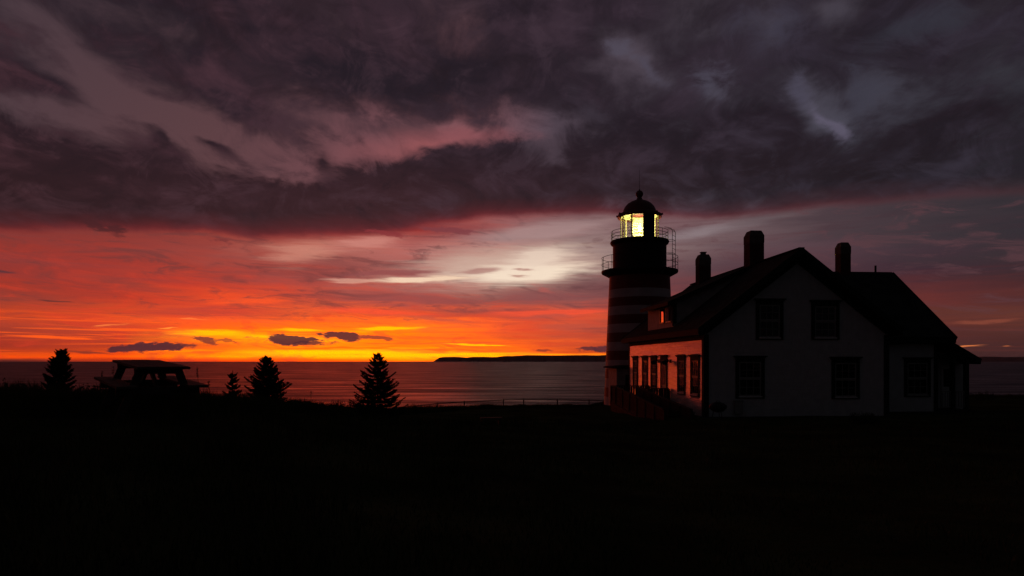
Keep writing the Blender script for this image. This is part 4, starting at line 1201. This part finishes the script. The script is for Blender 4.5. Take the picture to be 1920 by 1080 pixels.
# ================================================================== wild shrubs and stalks
def shrub(px, py_top, Y, wpx, seed, label, group='wild shrubs along the headland edge', sink=0.0, dens=1.0, cat='shrub', name='wild_shrub', mat=None):
    rnd = random.Random(seed); p = at(px, py_top, Y); g = gz(p.x, Y) - sink
    H = max(p.z - g, .12); R = wpx / 2 / F * Y
    o = empty(name, (p.x, Y, g)); tag(o, label, cat, group)
    st2 = MB(); lf = MB()
    for i in range(int(26 * dens)):
        a = rnd.uniform(0, 6.28); rr = R * sqrt(rnd.random()); hh_ = H * rnd.uniform(.45, 1.0) * (1 - .45 * (rr / R) ** 2)
        q = Vector((cos(a) * rr, sin(a) * rr, hh_)); r0 = q * Vector((.25, .25, 0)).length
        root = Vector((q.x * .35, q.y * .35, -.1)); mid = root.lerp(q, .55) + Vector((rnd.uniform(-.04, .04), rnd.uniform(-.04, .04), .05 * H))
        st2.tube([root, mid, q], [.008, .006, .002], 4, cap=False)
        for j in range(int(34)):
            t = rnd.uniform(.25, 1.0); c = (root.lerp(mid, t / .55) if t < .55 else mid.lerp(q, (t - .55) / .45)) + Vector((rnd.gauss(0, .035), rnd.gauss(0, .035), rnd.gauss(0, .03)))
            d = Vector((rnd.gauss(0, 1), rnd.gauss(0, 1), rnd.gauss(.4, 1))).normalized(); s = d.cross(Vector((rnd.gauss(0, 1), rnd.gauss(0, 1), .3))).normalized()
            l = rnd.uniform(.03, .06); lf.add([c, c + d * l * .5 + s * l * .25, c + d * l, c + d * l * .5 - s * l * .25], [(0, 1, 2, 3)])
    st2.build('stem', M_bark, o); lf.build('foliage', mat or M_leaf, o)
    return o
for i, (px, py, Y, w, lab) in enumerate([
    (14, 708, 15.2, 70, 'ragged shrub at the left edge of the view, before the leftmost spruce'),
    (56, 722, 15.6, 44, 'low shrub between the left-edge shrub and the leftmost spruce'),
    (172, 716, 15.3, 34, 'narrow shrub between the leftmost spruce and the picnic table'),
    (200, 728, 14.6, 50, 'low shrub behind the left bench of the picnic table'),
    (330, 738, 14.4, 70, 'low spreading shrub under the right bench of the picnic table'),
    (412, 738, 23.0, 40, 'small bush at the left foot of the smallest spruce'),
    (622, 746, 30.0, 60, 'low bush on the skyline between the round-topped and the largest spruce'),
    (665, 748, 30.5, 40, 'tiny bush touching the left side of the largest spruce'),
]): shrub(px, py, Y, w, 50 + i, lab, dens=1.2)
shrub(1848, 731, 52.0, 60, 71, 'dark rounded bush on the skyline right of the porch', group='bushes right of the house', dens=2.2)
shrub(1893, 737, 55.0, 90, 72, 'wide low bush at the far right edge of the view', group='bushes right of the house', dens=2.2)
shrub(1278, 764, 29.6, 52, 73, 'low shrub at the foot of the red-lit side wall beside the ramp', group='shrubs against the house', dens=2.5)

def stalk(px, py_top, Y, seed, label, head=True):
    rnd = random.Random(seed); p = at(px, py_top, Y); g = gz(p.x, Y); H = max(.1, p.z - g)
    o = empty('weed_stalk', (p.x, Y, g)); tag(o, label, 'weed', 'tall dry weed stalks')
    b = MB(); lean = rnd.uniform(-.05, .05); b.tube([(0, 0, -.05), (lean * .4, 0, H * .5), (lean, 0, H)], [.006, .005, .003], 5); b.build('stem', M_leaf, o)
    b = MB()
    for i in range(90 if head else 30):
        t = rnd.uniform(.82, 1.0) if (head and i < 55) else rnd.uniform(.3, .8)
        c = Vector((lean * t, 0, H * t)); d = Vector((rnd.gauss(0, 1), rnd.gauss(0, 1), rnd.gauss(.3, .6))).normalized(); s = d.cross(Vector((0, 0, 1))).normalized()
        l = rnd.uniform(.02, .045); b.add([c, c + d * l + s * .008, c + d * l * 1.2 - s * .006], [(0, 1, 2)])
    b.build('seed_head', M_leaf, o)
for i, (px, py, Y, lab) in enumerate([(373, 691, 13.2, 'tallest weed stalk with a tufted head, right of the picnic table'), (395, 716, 13.6, 'shorter weed stalk just right of the tallest stalk'),
                                      (213, 690, 13.4, 'weed stalk rising above the left bench of the picnic table'), (188, 697, 13.8, 'weed stalk at the left tip of the picnic bench'),
                                      (583, 734, 27.0, 'lone weed stalk on the skyline right of the round-topped spruce')]):
    stalk(px, py, Y, 90 + i, lab)

# ================================================================== fence along the cliff
fpts = [(712, 769), (770, 762), (820, 756.6), (870.5, 753.4), (944, 750), (982, 749.3), (1045, 750), (1104.6, 750.8), (1150, 752)]
FY = 50.5
fence = empty('chain_link_fence', (at(900, 0, FY).x, FY, gz(at(900, 0, FY).x, FY)))
tag(fence, 'low chain link fence with a top rail along the cliff edge left of the lighthouse', 'fence')
inv = fence.location
tops = [at(x, y, FY + (x - 900) * .004) for x, y in fpts]
b = MB(); b.tube([t - inv for t in tops], .034, 6); b.build('top_rail', M_steel, fence)
for t in tops:
    b = MB(); b.tube([(0, 0, -1.5), (0, 0, .05)], .042, 6); b.tube([(0, 0, .05), (0, 0, .09)], [.045, .01], 6); o = b.build('post', M_steel, fence); o.location = t - inv
b = MB()
for a, c in zip(tops, tops[1:]):
    ln = (c - a).length; n = int(ln / .11)
    for i in range(-10, n):
        for sg in (1, -1):
            t0, t1 = i / n, (i + 10) / n
            za, zb_ = (0, -1.1) if sg == 1 else (-1.1, 0)
            c0, c1 = max(t0, 0), min(t1, 1)
            if c1 <= c0: continue
            f0 = (c0 - t0) / (t1 - t0); f1 = (c1 - t0) / (t1 - t0)
            p = a.lerp(c, c0) - inv + Vector((0, 0, za + (zb_ - za) * f0)); q = a.lerp(c, c1) - inv + Vector((0, 0, za + (zb_ - za) * f1))
            w = Vector((0, 0, .0025)); b.add([p - w, q - w, q + w, p + w], [(0, 1, 2, 3)])
b.build('wire_mesh', M_steel, fence)['kind'] = 'stuff'

# ================================================================== things by the house
# covered kettle grill by the gable corner
g = at(1346, 763, 27.6); gg = gz(g.x, g.y)
gr = empty('kettle_grill', (g.x, g.y, gg)); tag(gr, 'dark round kettle grill on legs before the left corner of the gable wall', 'grill')
gh = g.z - gg
b = MB(); b.lathe([(.05, -.22), (.22, -.17), (.33, -.06), (.35, 0.0)], 24); b.tube([(-.42, 0, -.05), (-.30, 0, -.03)], .02, 6); o = b.build('bowl', M_black, gr, smooth=True); o.location = (0, 0, gh)
b = MB(); b.lathe([(.36, .004), (.34, .06), (.24, .15), (.10, .19), (.02, .195)], 24); b.tube([(-.06, 0, .19), (-.06, 0, .24), (.06, 0, .24), (.06, 0, .19)], .012, 6); o = b.build('lid', M_black, gr, smooth=True); o.location = (0, 0, gh)
for k in range(3):
    a = 2 * pi * k / 3 + .5
    b = MB(); b.tube([(.16 * cos(a), .16 * sin(a), gh - .16), (.26 * cos(a), .26 * sin(a), -.03)], .016, 6); b.build('leg', M_steel, gr)
# stone planter: a rounded shrub clipped low before the right ground floor window
shrub(1622, 769, 24.5, 58, 75, 'dark rounded shrub before the gable wall under its right ground floor window', group='shrubs against the house', dens=3.0)
# meter box on the gable wall base
b = MB(); b.box(-.18, .18, 0, .14, 0, .55); b.box(-.2, .2, 0, .16, .551, .58)
mx = b.build('meter_box', M_sash, house); mx.matrix_local = mwin(MG, W - u_of(1383), .25)
# low bench block out on the lawn
Yb = min((y / 10 for y in range(100, 400)), key=lambda y: abs((HY - 796) / F - gz((921 - 960) / F * y, y) / y)); g = at(921, 783, Yb); gg = gz(g.x, g.y)
bn = empty('low_bench', (g.x, g.y, gg), .1); tag(bn, 'low dark bench on the lawn in front of the fence', 'bench')
bh = g.z - gg; bw = .5 * 40 / F * Yb
b = MB(); b.box(-bw, bw, -.18, .18, bh - .06, bh); b.build('seat', M_wood, bn)
for s in (-1, 1):
    b = MB(); b.box(s * bw * .8 - .05, s * bw * .8 + .05, -.15, .15, -.05, bh - .0605); b.build('leg', M_wood, bn)

# ================================================================== grass
def build_grass():
    rng = np.random.default_rng(4)
    n1, n2 = 60000, 90000
    Y1 = 2.0 + 24 * rng.random(n1) ** 1.6; a1 = rng.uniform(-.85, .85, n1)
    a2 = rng.uniform(-.82, .82, n2); yc = np.interp(a2, CA, CY); Y2 = yc + rng.uniform(-5.0, 1.6, n2)
    a = np.concatenate([a1, a2]); Y = np.concatenate([Y1, Y2]); X = a * Y
    # keep grass out of the buildings
    ux = (X - O.x) * ct + (Y - O.y) * st_; vy = -(X - O.x) * st_ + (Y - O.y) * ct
    keep = ~((ux > -.1) & (ux < EX1 + .2) & (vy > -.1) & (vy < L + .2)); keep &= ((X - TX) ** 2 + (Y - TY) ** 2 > 6.3); keep &= ~((ux > -2.3) & (ux < 0) & (vy > -1.7) & (vy < 8.5))
    X, Y = X[keep], Y[keep]; n = len(X)
    patchy = .5 + .5 * np.sin(X * 1.7 + np.sin(Y * 1.1)) * np.sin(Y * 1.3 + X * .4)
    big = np.clip(np.sin(X * .8 + 2.0) * np.sin(X * 2.9) , 0, 1)
    lng = np.interp(X / Y, [-.8, -.15, .0, .12, .2, .8], [.36, .27, .18, .15, .13, .15])
    h = lng * (.35 + .8 * patchy + .5 * big) * rng.uniform(.5, 1.3, n)
    h *= np.interp(Y, [0, 9, 12], [.45, .6, 1.0])
    w = np.where(Y > 20, .010, .005) * rng.uniform(.7, 1.4, n)
    z = ground_z(X, Y) - .02; th = rng.uniform(0, 2 * pi, n); lx_, ly_ = rng.normal(0, .3, n) * h, rng.normal(0, .3, n) * h
    cx, sx = np.cos(th) * w, np.sin(th) * w
    V = np.empty((n, 5, 3))
    V[:, 0] = np.stack([X - cx, Y - sx, z], 1); V[:, 1] = np.stack([X + cx, Y + sx, z], 1)
    V[:, 2] = np.stack([X + cx * .7 + lx_ * .35, Y + sx * .7 + ly_ * .35, z + h * .6], 1); V[:, 3] = np.stack([X - cx * .7 + lx_ * .35, Y - sx * .7 + ly_ * .35, z + h * .6], 1)
    V[:, 4] = np.stack([X + lx_, Y + ly_, z + h], 1)
    me = bpy.data.meshes.new('grass'); me.vertices.add(n * 5); me.vertices.foreach_set('co', V.ravel())
    i = np.arange(n) * 5
    loops = np.stack([i, i + 1, i + 2, i + 3, i + 3, i + 2, i + 4], 1).ravel()
    me.loops.add(n * 7); me.loops.foreach_set('vertex_index', loops.astype(np.int32))
    me.polygons.add(n * 2)
    ls = np.stack([np.arange(n) * 7, np.arange(n) * 7 + 4], 1).ravel()
    me.polygons.foreach_set('loop_start', ls.astype(np.int32))
    me.materials.append(M_grass); me.update(calc_edges=True); me.validate()
    o = bpy.data.objects.new('grass', me); C.objects.link(o)
    tag(o, 'rough dark grass over the lawn and along the cliff edge', 'grass', kind='stuff')
build_grass()
